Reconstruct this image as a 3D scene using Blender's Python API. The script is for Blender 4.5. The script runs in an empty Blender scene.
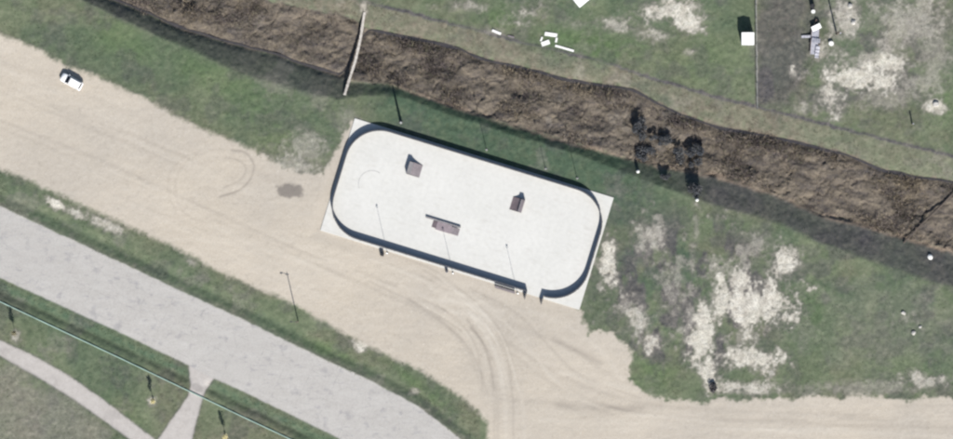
import bpy, bmesh, math, random
import numpy as np
from mathutils import Vector, Matrix
random.seed(7)
RNG = np.random.default_rng(11)
S = 0.2                       # metres per photo pixel
CX, CY = 476.5, 219.5
scn = bpy.context.scene
COL = scn.collection

def wx(px): return (px - CX) * S
def wy(py): return (CY - py) * S

# ------------------------------------------------------------------ noise
def _hash(ix, iy, seed):
    h = (ix.astype(np.int64) * 374761393 + iy.astype(np.int64) * 668265263 + seed * 1442695041) & 0xFFFFFFFF
    h = ((h ^ (h >> 13)) * 1274126177) & 0xFFFFFFFF
    h = (h ^ (h >> 16)) & 0xFFFFFFFF
    return h.astype(np.float64) / 4294967295.0
def vnoise(x, y, scale, seed):
    x = x / scale; y = y / scale
    ix = np.floor(x); iy = np.floor(y)
    fx = x - ix; fy = y - iy
    fx = fx * fx * (3 - 2 * fx); fy = fy * fy * (3 - 2 * fy)
    a = _hash(ix, iy, seed); b = _hash(ix + 1, iy, seed)
    c = _hash(ix, iy + 1, seed); d = _hash(ix + 1, iy + 1, seed)
    return (a * (1 - fx) + b * fx) * (1 - fy) + (c * (1 - fx) + d * fx) * fy
def fbm(x, y, scale, seed, octv=4):
    t = 0; amp = 1; tot = 0
    for k in range(octv):
        t = t + amp * vnoise(x, y, scale / 2 ** k, seed + 17 * k); tot += amp; amp *= 0.55
    return t / tot                                   # 0..1, mean .5
def sstep(a, b, x):
    t = np.clip((x - a) / (b - a), 0, 1)
    return t * t * (3 - 2 * t)

# ------------------------------------------------------------------ plan of the place, in photo pixels
def line_fn(pts):
    xs = np.array([p[0] for p in pts], float); ys = np.array([p[1] for p in pts], float)
    s0 = (ys[1] - ys[0]) / (xs[1] - xs[0]); s1 = (ys[-1] - ys[-2]) / (xs[-1] - xs[-2])
    xs = np.concatenate([[xs[0] - 4000], xs, [xs[-1] + 4000]])
    ys = np.concatenate([[ys[0] - 4000 * s0], ys, [ys[-1] + 4000 * s1]])
    return lambda x: np.interp(x, xs, ys)
T_ = line_fn([(300, -16), (375, 4), (422, 16), (473, 29), (538, 46), (597, 60), (637, 73), (720, 98), (800, 118), (880, 138), (953, 157)])
A_ = line_fn([(215, -18), (273, 0), (353, 18), (364, 26), (459, 46), (480, 55), (571, 78), (633, 89), (681, 113), (720, 126), (793, 140), (848, 153), (888, 169), (953, 181)])
B_ = line_fn([(60, -20), (113, 0), (146, 13), (190, 33), (240, 47), (276, 57), (320, 71), (349, 80), (390, 84), (444, 103), (508, 123), (571, 142), (604, 152), (660, 165), (713, 175), (768, 191), (822, 215), (870, 226), (917, 242), (953, 251)])
C_ = line_fn([(30, -20), (85, 2), (160, 36), (240, 73), (291, 89), (338, 99), (365, 95), (400, 97), (444, 113), (508, 133), (571, 153), (604, 165), (640, 178), (713, 205), (786, 227), (866, 260), (953, 288)])

LOT = [(-2000, -850), (0, 33), (36, 47), (62, 64), (120, 86), (164, 109), (204, 130), (233, 141), (255, 152), (285, 172), (322, 176), (352, 122), (470, 200),
       (580, 311), (589, 334), (612, 330), (633, 352), (629, 385), (655, 396), (706, 401), (833, 398), (953, 399), (6000, 399), (6000, 3000), (470, 3000),
       (480, 500), (486, 439), (488, 425), (477, 410), (459, 396), (419, 370), (379, 352), (342, 332), (295, 306), (219, 271), (175, 248), (109, 217), (36, 184), (0, 169), (-2000, -770)]
ROAD = [(-2000, -752), (0, 206), (190, 295), (240, 318), (327, 361), (375, 383), (419, 407), (459, 438), (540, 515), (700, 720), (1500, 3000),
        (1400, 3000), (600, 720), (440, 515), (338, 438), (240, 390), (215, 379), (188, 365), (106, 326), (51, 301), (0, 278), (-2000, -680)]
PATH1 = [(190, 360), (215, 373), (214, 379), (206, 390), (203, 396), (192, 439), (176, 500), (150, 560), (110, 560), (140, 480), (158, 439), (188, 396), (191, 386), (189, 368)]
PATH2 = [(-2000, -600), (0, 340), (36, 357), (69, 376), (102, 399), (153, 438), (260, 520), (600, 900), (560, 900), (235, 520), (128, 438), (73, 399), (36, 376), (0, 356), (-2000, -580)]
PIPE = [(-60, 273), (0, 301.5), (120, 358), (240, 415.5), (290, 439), (360, 473)]
pipe_y = line_fn(PIPE)
road_lo = line_fn([(0, 278), (51, 301), (106, 326), (188, 365), (240, 390), (338, 438)])
road_hi = line_fn([(0, 206), (190, 295), (240, 318), (327, 361), (375, 383), (419, 407), (459, 438)])

stream_n = line_fn([(230, -8), (300, 9), (353, 20), (364, 28), (459, 48), (480, 57), (571, 80), (633, 91), (681, 115), (720, 128), (793, 142), (848, 155), (888, 171), (953, 183)])
stream_s = line_fn([(60, -22), (113, -2), (146, 11), (190, 31), (240, 45), (276, 55), (320, 69), (349, 76)])
def stream_y(x):          # water by the lower bank on the left, reed-shade line by the upper bank
    k = sstep(338, 372, x); return stream_s(x) * (1 - k) + stream_n(x) * k
def sd_poly(poly, X, Y):
    """signed distance, positive inside"""
    inside = np.zeros(X.shape, bool); d = np.full(X.shape, 1e9)
    n = len(poly)
    for i in range(n):
        x0, y0 = poly[i]; x1, y1 = poly[(i + 1) % n]
        c = ((y0 > Y) != (y1 > Y))
        xi = (x1 - x0) * (Y - y0) / ((y1 - y0) if y1 != y0 else 1e-9) + x0
        inside ^= c & (X < xi)
        dx, dy = x1 - x0, y1 - y0; L2 = dx * dx + dy * dy
        t = np.clip(((X - x0) * dx + (Y - y0) * dy) / L2, 0, 1)
        d = np.minimum(d, np.hypot(X - x0 - t * dx, Y - y0 - t * dy))
    return np.where(inside, d, -d)
def d_line(pts, X, Y):
    d = np.full(X.shape, 1e9)
    for (x0, y0), (x1, y1) in zip(pts[:-1], pts[1:]):
        dx, dy = x1 - x0, y1 - y0; L2 = dx * dx + dy * dy + 1e-9
        t = np.clip(((X - x0) * dx + (Y - y0) * dy) / L2, 0, 1)
        d = np.minimum(d, np.hypot(X - x0 - t * dx, Y - y0 - t * dy))
    return d
def ell(X, Y, cx, cy, rx, ry, rot=0):
    a = math.radians(rot); dx = X - cx; dy = Y - cy
    u = dx * math.cos(a) + dy * math.sin(a); v = -dx * math.sin(a) + dy * math.cos(a)
    return 1 - np.sqrt((u / rx) ** 2 + (v / ry) ** 2)        # 1 centre, 0 rim

# rink frame
RC = (467.0, 214.0); RA = math.atan2(79.5, 259.0)
RU = (math.cos(RA), math.sin(RA)); RV = (-math.sin(RA), math.cos(RA))
SLAB_HX, SLAB_HY = 27.1, 11.75
def rink_px(u, v):            # u,v in metres, v towards the lower side of the photo
    return (RC[0] + (u * RU[0] + v * RV[0]) / S, RC[1] + (u * RU[1] + v * RV[1]) / S)

def height(X, Y):
    """ground height in metres at photo pixels"""
    t, a, b, c = T_(X), A_(X), B_(X), C_(X)
    wob = (fbm(X, Y, 40, 3, 3) - .5) * 10
    Yw = Y + wob * .5
    dB = -np.minimum(1.9, 0.40 * (c - b) * S + .35); dA = -1.9
    h = np.zeros(X.shape)
    f = sstep(c, b, Yw); h = np.where((Yw <= c) & (Yw > b), dB * (.35 * f + .65 * np.clip((c - Yw) / (c - b), 0, 1)), h)
    g = np.clip((Yw - a) / np.maximum(b - a, 1), 0, 1)
    h = np.where((Yw <= b) & (Yw > a), dA + (dB - dA) * g - .25 * np.sin(math.pi * g), h)
    f = np.clip((a - Yw) / np.maximum(a - t, 1), 0, 1)
    h = np.where((Yw <= a) & (Yw > t), dA * (1 - f) ** 1.2, h)
    h = h - .42 * np.exp(-((Yw - stream_y(X)) / 4.5) ** 2)
    # roadside swales
    q = (Y - road_lo(X)); h = h - .55 * np.exp(-((q - 13) / 5.0) ** 2) * (1 - sstep(-14, -4, -np.abs(X - 198))) * (X < 420)
    q = (road_hi(X) - Y); h = h - .30 * np.exp(-((q - 12) / 5.5) ** 2) * (X < 470)
    # gentle roll and roughness
    h = h + (fbm(X, Y, 160, 21, 2) - .5) * .5
    return h
def flat_mask(X, Y):          # where the ground is levelled (rink pad)
    dx = X - RC[0]; dy = Y - RC[1]
    u = np.abs(dx * RU[0] + dy * RU[1]) * S - SLAB_HX; v = np.abs(dx * RV[0] + dy * RV[1]) * S - SLAB_HY
    d = np.maximum(u, v)
    return 1 - sstep(.2, 3.0, d)

BARE = [(752, 298, 44, 27, 0, 1.0), (782, 266, 17, 20, 0, .8), (762, 243, 17, 15, 0, .45), (760, 360, 36, 13, 0, .95), (700, 335, 14, 50, 2, .85), (705, 372, 12, 20, 0, .9),
        (652, 342, 12, 16, 0, .75), (613, 262, 11, 30, -6, .95), (650, 238, 26, 16, 0, .55), (692, 275, 5, 48, 4, .5), (696, 228, 5, 24, 0, .4), (640, 318, 14, 20, 0, .6),
        (668, 275, 18, 12, 0, .35), (850, 388, 90, 9, 0, .4), (930, 380, 24, 9, 0, .6), (745, 387, 46, 8, 0, .65), (906, 318, 22, 12, 0, .4), (680, 300, 40, 40, 0, .35), (805, 330, 16, 30, 0, .3),
        (868, 64, 76, 28, 6, .52), (848, 76, 48, 15, 4, 1.0), (885, 64, 30, 10, 0, .8), (905, 20, 70, 44, 0, .50), (925, 80, 40, 22, 0, .45), (828, 92, 20, 22, 0, .7), (932, 55, 34, 44, 0, .42), (806, 108, 20, 12, 0, .5), (850, 22, 26, 30, 0, .58),
        (935, 106, 12, 7, 0, .75), (822, 52, 12, 16, 0, .6), (890, 95, 50, 14, 0, .4),
        (664, 10, 34, 12, 0, .75), (684, 16, 15, 20, -20, .95), (652, 34, 22, 9, 12, .55), (526, 12, 27, 15, 0, .6), (612, 24, 24, 9, 10, .55), (470, 6, 34, 7, 0, .5), (576, 24, 20, 9, 0, .35),
        (650, 34, 10, 5, 0, .6), (690, 52, 8, 5, 0, .5), (312, 146, 22, 22, 0, .46), (300, 168, 40, 16, 10, .5), (327, 182, 12, 34, 15, .6), (345, 120, 14, 16, 0, .35),
        (56, 204, 12, 5, 26, .9), (78, 214, 14, 5, 25, .6), (105, 224, 26, 6, 24, .6), (192, 262, 16, 6, 26, .5), (361, 347, 11, 8, 20, .95), (16, 336, 6, 10, 0, .55), (30, 384, 6, 4, 0, .35), (10, 432, 8, 5, 0, .4),
        (414, 392, 6, 4, 0, .5), (22, 300, 10, 4, 20, .2), (364, 8, 7, 12, 0, .6), (495, 32, 16, 5, 15, .4), (920, 300, 14, 7, 0, .3), (152, 401, 5, 5, 0, .6), (225, 436, 5, 5, 0, .6)]
TRACKS = [([(232, 150), (246, 153), (254, 165), (251, 179), (238, 191), (220, 196)], -1.0, 1.3), ([(226, 157), (240, 161), (246, 170), (238, 181), (224, 187)], -.55, 1.2),
          ([(240, 150), (222, 149), (204, 153), (188, 160), (178, 174), (175, 188), (180, 206), (192, 218), (210, 222)], -.3, 1.3), ([(200, 152), (186, 156), (172, 170), (168, 190), (176, 212)], -.3, 1.2),
          ([(0, 120), (100, 160), (200, 205), (300, 250), (380, 280), (440, 305), (478, 338), (494, 380), (498, 439), (500, 520)], -.35, 2.0),
          ([(0, 128), (100, 168), (200, 213), (300, 258), (372, 288), (428, 314), (464, 345), (480, 383), (484, 400)], -.3, 2.0),
          ([(420, 275), (462, 298), (495, 330), (510, 370), (514, 439)], -.45, 1.4), ([(430, 287), (468, 312), (492, 345), (503, 380), (506, 439)], .5, 2.2),
          ([(400, 285), (450, 310), (478, 340), (490, 372)], .45, 2.0), ([(440, 300), (470, 305), (490, 320)], .8, 3.0), ([(452, 312), (476, 318), (492, 334)], .7, 2.5), ([(446, 292), (470, 296), (500, 312)], .5, 2.0),
          ([(470, 318), (520, 350), (570, 380), (640, 402), (760, 412), (953, 416), (1500, 418)], -.3, 2.2), ([(480, 330), (520, 360), (566, 391), (640, 413), (760, 422), (953, 427), (1500, 430)], -.3, 2.2),
          ([(500, 320), (540, 335), (575, 350), (610, 375), (660, 400)], -.3, 2.6), ([(555, 340), (580, 352), (600, 362)], -.6, 3.0), ([(560, 372), (600, 384), (650, 392)], .4, 3),
          ([(560, 405), (620, 410), (640, 408)], -.5, 5.0), ([(240, 190), (290, 190), (330, 205)], .3, 4.0), ([(-200, 20), (0, 92), (120, 140), (180, 165)], -.25, 2.0), ([(-200, 12), (0, 84), (120, 131), (190, 158)], -.22, 2.0),
          ([(455, 290), (500, 318), (530, 350), (560, 385), (610, 410), (700, 420)], .45, 1.8), ([(470, 288), (515, 312), (548, 345), (580, 375), (640, 398)], -.4, 1.6),
          ([(438, 282), (480, 312), (506, 350), (522, 400), (526, 460)], .4, 1.6), ([(410, 300), (450, 328), (474, 356), (488, 395)], -.45, 1.5), ([(425, 300), (458, 318), (480, 338), (496, 366)], -.4, 1.3),
          ([(520, 310), (560, 322), (600, 350), (622, 380)], .4, 2.4), ([(330, 262), (380, 282), (430, 300), (470, 326)], .35, 1.6), ([(100, 190), (180, 228), (260, 268), (340, 305), (400, 345)], .25, 2.0),
          ([(60, 150), (150, 190), (240, 232), (320, 270)], .2, 2.5), ([(0, 60), (80, 92), (150, 122)], -.2, 3.0), ([(540, 420), (640, 424), (760, 430), (953, 436)], .35, 2.5), ([(500, 400), (540, 402), (600, 408), (660, 407)], -.35, 3.5), ([(260, 175), (290, 188), (320, 200)], -.3, 4.0)]

# ------------------------------------------------------------------ ground sheet
def axis(lo, hi, step, far):
    a = np.arange(lo, hi + .001, step)
    out = []; s = step; v = hi
    while v < far:
        s *= 1.35; v += s; out.append(v)
    up = np.array(out); out = []; s = step; v = lo
    while v > -far:
        s *= 1.35; v -= s; out.append(v)
    return np.concatenate([np.array(out)[::-1], a, up])
gx = axis(-103, 103, .2, 3000); gy = axis(-52, 52, .2, 3000)
NX, NY = len(gx), len(gy)
GX, GY = np.meshgrid(gx, gy)                 # metres
PX, PY = GX / S + CX, CY - GY / S
fade = 1 - sstep(150, 600, np.hypot(GX, GY))
H0 = height(PX, PY) * (1 - flat_mask(PX, PY))
n1 = fbm(PX, PY, 6, 5, 3) - .5; n2 = fbm(PX, PY, 24, 6, 4) - .5; n3 = fbm(PX, PY, 90, 8, 3) - .5
nf = vnoise(PX, PY, 2.2, 9) - .5

sd_lot = sd_poly(LOT, PX, PY)
near_rink = sstep(240, 300, PX) * np.where((PX < 495) & (PY > 255), 0, 1)
w_lot = sstep(-3.6 + 1.2 * near_rink, 3.6 - 1.2 * near_rink, sd_lot + n1 * (4.5 + 2.5 * near_rink) + nf * 2.5 + n2 * (4 + 9 * near_rink))
w_road = sstep(-.9, .9, sd_poly(ROAD, PX, PY) + n1 * 1.6)
sp = np.maximum(sd_poly(PATH1, PX, PY), sd_poly(PATH2, PX, PY))
w_path = sstep(-.9, .9, sp + n1 * 1.6)
bare = np.zeros(PX.shape)
strk = fbm(PX, PY * .45, 9, 171, 4)
for (cx, cy, rx, ry, rot, st) in BARE:
    e = ell(PX, PY, cx, cy, rx, ry, rot)
    if cx > 600 and cy > 200: e = e + (strk - .5) * 1.1
    bare = np.maximum(bare, st * np.clip((e + n2 * 1.7 + n1 * 1.0 + nf * .55 + .45) / 1.15, 0, 1) ** 1.3)
bare = np.maximum(bare, .42 * np.exp(-((PX - 756.5 + n1 * 3) / 1.7) ** 2) * sstep(112, 104, PY) * (PY < 112))
bare = np.maximum(bare, .26 * sstep(.52, .70, fbm(PX, PY, 20, 111, 5)) * sstep(.40, .6, fbm(PX, PY, 150, 113, 2)) * (1 - .8 * sstep(.1, .5, ell(PX, PY, 690, 60, 90, 50))))
bare = np.maximum(bare, .34 * sstep(-.1, .3, ell(PX, PY, 30, 440, 130, 75, 30) + n2) * (PY > 350))
bare = np.maximum(bare, .20 * sstep(-.1, .4, ell(PX, PY, 880, 325, 90, 60) + n2 * 1.5))
bare = np.maximum(bare, .45 * sstep(0, .6, ell(PX, PY, 690, 290, 110, 95, 0) + n2 * 2.2 + n1 * 1.6 - .35))
bare = np.clip(bare, 0, 1)
tt, aa, bb, cc = T_(PX), A_(PX), B_(PX), C_(PX)
wob = (fbm(PX, PY, 40, 3, 3) - .5) * 10
Yw = PY + wob * .5
in_bed = sstep(-2, 2, Yw - aa + n1 * 5) * sstep(-2, 2, bb - Yw + n1 * 5)
nbank = sstep(-3, 3, Yw - tt + n1 * 6) * sstep(-2, 2, aa - Yw + n1 * 4)
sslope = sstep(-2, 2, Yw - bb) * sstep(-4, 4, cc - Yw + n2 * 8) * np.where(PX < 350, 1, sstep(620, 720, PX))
dry = .85 * nbank * (1 - .45 * sstep(760, 860, PX))
dry = np.maximum(dry, .75 * np.exp(-((PY - bb - 1 + n1 * 4) / 3.0) ** 2) * sstep(380, 440, PX))
dry = np.maximum(dry, .55 * np.exp(-np.abs(sd_lot) / 7) * (PY < 300))
dry = np.maximum(dry, .75 * sstep(-.3, .5, ell(PX, PY, 790, 40, 45, 75) + n2 * 1.2) * (PX > 755))
dry = np.maximum(dry, .45 * sstep(.52, .7, n3 + .5) * (PY > 330) * (PX < 480))
dry = np.maximum(dry, .35 * sstep(.50, .68, fbm(PX, PY, 45, 31, 4)))
dry = np.maximum(dry, .5 * sstep(0, .5, ell(PX, PY, 60, 430, 120, 60, 25) + n2) * (PY > 370))
dry = np.clip(dry * (.75 + n1), 0, 1)
lush = .95 * np.exp(-((PY - road_lo(PX) - 9 + n1 * 4) / 6.5) ** 2) * (PX < 420)
lush = np.maximum(lush, .65 * np.exp(-((road_hi(PX) - PY - 8 + n1 * 5) / 7) ** 2) * (PX < 490))
lush = np.maximum(lush, 1.05 * sstep(-6, 3, PY - bb) * sstep(350, 400, PX) * sstep(740, 600, PX) * sstep(240, 215, PY))  # beside the rink the falling slope's shade is put into the grass colour
lush = np.maximum(lush, .5 * sstep(.0, .5, ell(PX, PY, 590, 40, 75, 35) + n2))
lush = np.maximum(lush, .5 * sstep(.5, .66, fbm(PX, PY, 60, 41, 4)))
lush = np.maximum(lush, .6 * sstep(.0, .6, ell(PX, PY, 815, 325, 40, 45) + n2 * 1.3))
lush = np.maximum(lush, .95 * sstep(.45, .62, fbm(PX, PY, 20, 191, 4)) * sstep(0, .5, ell(PX, PY, 655, 270, 60, 80)))
lush = np.clip(lush * (.85 + n1), 0, 1)
soil = .3 * in_bed + .95 * sslope * np.where(PX < 350, .75, 1) * (.85 + n2 * .6)  # bed tone, plus shade of the bank facing from the sun deepened in colour
soil = np.maximum(soil, 1.0 * sstep(-.1, .4, ell(PX, PY, 292, 191, 16, 8, 10) + n1 * .9))
soil = np.maximum(soil, .6 * sstep(-.2, .3, ell(PX, PY, 782, 45, 30, 72) + n2 * .8) * (PX > 757) * 1.15)
soil = np.maximum(soil, .95 * sstep(-.1, .6, ell(PX, PY, 766, 80, 16, 34) + n2 * .6) * (PX > 757))
soil = np.maximum(soil, .6 * sstep(-.2, .5, ell(PX, PY, 825, 100, 16, 14) + n1))
soil = np.maximum(soil, .55 * sstep(-.1, .4, ell(PX, PY, 198, 388, 8, 4, 28) + n1 * .5))  # darker patch across the path spur
soil = np.maximum(soil, .2 * nbank * (.6 + .8 * fbm(PX, PY, 20, 181, 4)))
soil = np.maximum(soil, .95 * np.exp(-((PY - tt + n1 * 4) / 2.0) ** 2) * sstep(340, 380, PX) * (.5 + vnoise(PX, PY, 25, 131)))
soil = np.maximum(soil, .45 * np.exp(-((road_hi(PX) - PY - 2 + n1 * 2) / 2.2) ** 2) * (PX < 440) * .8)
soil = np.maximum(soil, .4 * np.exp(-(np.abs(sp) / 1.6) ** 2))
soil = np.maximum(soil, .5 * sstep(.56, .72, fbm(PX, PY, 30, 51, 4)) * (PX > 600) * (PY > 200) * (1 - w_lot))
soil = np.maximum(soil, .35 * sstep(.5, .7, fbm(PX, PY, 18, 53, 5)) * (1 - w_lot))
soil = np.maximum(soil, .9 * sstep(.44, .62, fbm(PX, PY * .6, 16, 55, 5)) * sstep(0, .5, ell(PX, PY, 690, 295, 120, 110)) * (1 - w_lot))
soil = np.maximum(soil, .6 * sstep(.48, .66, fbm(PX, PY, 14, 57, 5)) * sstep(0, .5, ell(PX, PY, 850, 60, 130, 90)))
lip = .9 * np.exp(-((Yw - bb - .5 + n1 * 5) / 2.2) ** 2) * sstep(375, 430, PX) * (.35 + .9 * vnoise(PX, PY, 18, 151))
lip = np.clip(lip, 0, 1)
fresh = np.zeros(PX.shape)
for cx, cy, rx, ry, rot, st in [(590, 42, 60, 18, 12, 1), (500, 14, 40, 16, 5, .8), (205, 72, 60, 22, 25, .6), (130, 45, 40, 18, 25, .6), (265, 125, 40, 18, 20, .6), (655, 375, 26, 22, 0, .9), (738, 228, 30, 14, 0, .8),
                               (890, 370, 40, 14, 0, .7), (815, 318, 30, 40, 0, .5), (330, 350, 50, 7, 26, .7), (420, 385, 50, 7, 33, .7), (60, 190, 60, 6, 24, .6), (690, 60, 60, 25, 0, .4), (340, 105, 14, 14, 0, .7), (110, 415, 60, 16, 28, .5), (945, 90, 12, 25, 0, .8)]:
    fresh = np.maximum(fresh, st * np.clip((ell(PX, PY, cx, cy, rx, ry, rot) + n2 * 1.5 + n1 * .9 + .2) / 1.0, 0, 1))
fresh = np.clip(fresh, 0, 1)
soil = np.clip(soil, 0, 1)
trk = np.zeros(PX.shape)
brk = .25 + 1.2 * fbm(PX, PY, 22, 61, 4)
_r = random.Random(5)
for _k in range(16):
    o_ = _r.uniform(-26, 26); q_ = _r.uniform(.8, 1.5); f_ = _r.uniform(-14, 14)
    pts_ = [(380 + f_, 268 - o_ * .7), (430 + f_, 290 - o_ * .8), (468 + o_ * .3, 318 - o_ * .7), (488 + o_ * .7, 350 - o_ * .4), (496 + o_, 390), (498 + o_ * 1.1, 440)]
    i0 = _r.randrange(0, 3); TRACKS.append((pts_[i0:i0 + _r.randrange(3, 5)], _r.choice([-.4, -.35, .4, .55, .5]), q_))
for _k in range(10):
    y_ = _r.uniform(404, 436); x_ = _r.uniform(520, 900); TRACKS.append(([(x_, y_ + _r.uniform(-2, 2)), (x_ + 40, y_), (x_ + 90, y_ + _r.uniform(-2, 3))], _r.choice([-.3, .35, .3]), _r.uniform(1, 2.5)))
for _k in range(14):
    x_ = _r.uniform(-20, 330); y_ = 40 + x_ * .44 + _r.uniform(10, 120); TRACKS.append(([(x_, y_), (x_ + 50, y_ + 22 + _r.uniform(-3, 3)), (x_ + 100, y_ + 45 + _r.uniform(-6, 6))], _r.choice([-.25, .3, .25, -.2]), _r.uniform(.9, 2.2)))
def catmull(p, n=6):
    p = [np.array(q, float) for q in p]; p = [2 * p[0] - p[1]] + p + [2 * p[-1] - p[-2]]; out = []
    for i in range(1, len(p) - 2):
        for k in range(n):
            t = k / n; out.append(tuple(.5 * (2 * p[i] + (p[i + 1] - p[i - 1]) * t + (2 * p[i - 1] - 5 * p[i] + 4 * p[i + 1] - p[i + 2]) * t * t + (3 * p[i] - p[i - 1] - 3 * p[i + 1] + p[i + 2]) * t ** 3)))
    out.append(tuple(p[-2])); return out
for pts, st, w in TRACKS:
    pts = catmull(pts)
    trk += .8 * st * np.exp(-((d_line(pts, PX + n2 * 3, PY + n2 * 3)) / w) ** 2) * brk
trk = np.clip(trk, -1, 1) * .5 + .5

# relief: tussocky grass, fairly smooth lot, smooth paving
rough = (1 - w_lot) * (1 - w_road) * (1 - w_path)
H = H0 + fade * (rough * (n1 * .20 + nf * .06) + w_lot * (n1 * .05 + nf * .02)) * (1 - flat_mask(PX, PY)) + w_lot * (trk - .5) * .06
uu = PX * .95 + PY * .3; vv = -PX * .3 + PY * .95
lump = fbm(uu * .7, vv, 15, 161, 4) - .5
crease = np.exp(-(np.abs(fbm(uu, vv * .8, 34, 163, 4) - .5) / .018) ** 2)
H = H + fade * in_bed * (lump * 1.7 - .25 * crease + nf * .12) * (1 - np.exp(-((PY - stream_y(PX)) / 6) ** 2))
H = H * np.where(fade > 0, 1, 1) - .02 * w_road - .02 * w_path
H = H - 0.05 * flat_mask(PX, PY)
cls = np.zeros(PX.shape, int)                               # 0 grass, 1 lot, 2 bed, 3 path, 4 road
cls[in_bed > .5] = 2; cls[w_lot > .5] = 1; cls[w_path > .5] = 3; cls[w_road > .5] = 4

def ground_z(px, py):
    x = wx(px); y = wy(py)
    i = int(np.clip(np.searchsorted(gx, x), 1, NX - 1)); j = int(np.clip(np.searchsorted(gy, y), 1, NY - 1))
    fx = (x - gx[i - 1]) / (gx[i] - gx[i - 1]); fy = (y - gy[j - 1]) / (gy[j] - gy[j - 1])
    return float((H[j - 1, i - 1] * (1 - fx) + H[j - 1, i] * fx) * (1 - fy) + (H[j, i - 1] * (1 - fx) + H[j, i] * fx) * fy)
def at(px, py, z=0.0): return Vector((wx(px), wy(py), ground_z(px, py) + z))

# ------------------------------------------------------------------ materials
def new_mat(name):
    m = bpy.data.materials.new(name); m.use_nodes = True
    nt = m.node_tree; b = nt.nodes['Principled BSDF']; b.inputs['Specular IOR Level'].default_value = .25
    return m, nt, b
def mat(name, col, rough=.7, var=.25, scale=3.0, metal=0.0, bump=0.0, spec=.3, detail=4):
    m, nt, b = new_mat(name); N = nt.nodes; L = nt.links
    b.inputs['Roughness'].default_value = rough; b.inputs['Metallic'].default_value = metal; b.inputs['Specular IOR Level'].default_value = spec
    tc = N.new('ShaderNodeTexCoord'); nz = N.new('ShaderNodeTexNoise'); nz.inputs['Scale'].default_value = scale; nz.inputs['Detail'].default_value = detail
    L.new(tc.outputs['Object'], nz.inputs['Vector'])
    cr = N.new('ShaderNodeValToRGB')
    cr.color_ramp.elements[0].position = .3; cr.color_ramp.elements[1].position = .7
    cr.color_ramp.elements[0].color = [c * (1 - var) for c in col] + [1]
    cr.color_ramp.elements[1].color = [min(1, c * (1 + var * .6)) for c in col] + [1]
    L.new(nz.outputs['Fac'], cr.inputs['Fac']); L.new(cr.outputs['Color'], b.inputs['Base Color'])
    if bump:
        bp = N.new('ShaderNodeBump'); bp.inputs['Strength'].default_value = bump; bp.inputs['Distance'].default_value = .02
        L.new(nz.outputs['Fac'], bp.inputs['Height']); L.new(bp.outputs['Normal'], b.inputs['Normal'])
    return m
def attr_mat(name, attr='tint', rough=.85):
    m, nt, b = new_mat(name); b.inputs['Roughness'].default_value = rough
    a = nt.nodes.new('ShaderNodeAttribute'); a.attribute_name = attr
    nt.links.new(a.outputs['Color'], b.inputs['Base Color']); b.inputs['Specular IOR Level'].default_value = .15
    return m

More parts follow.
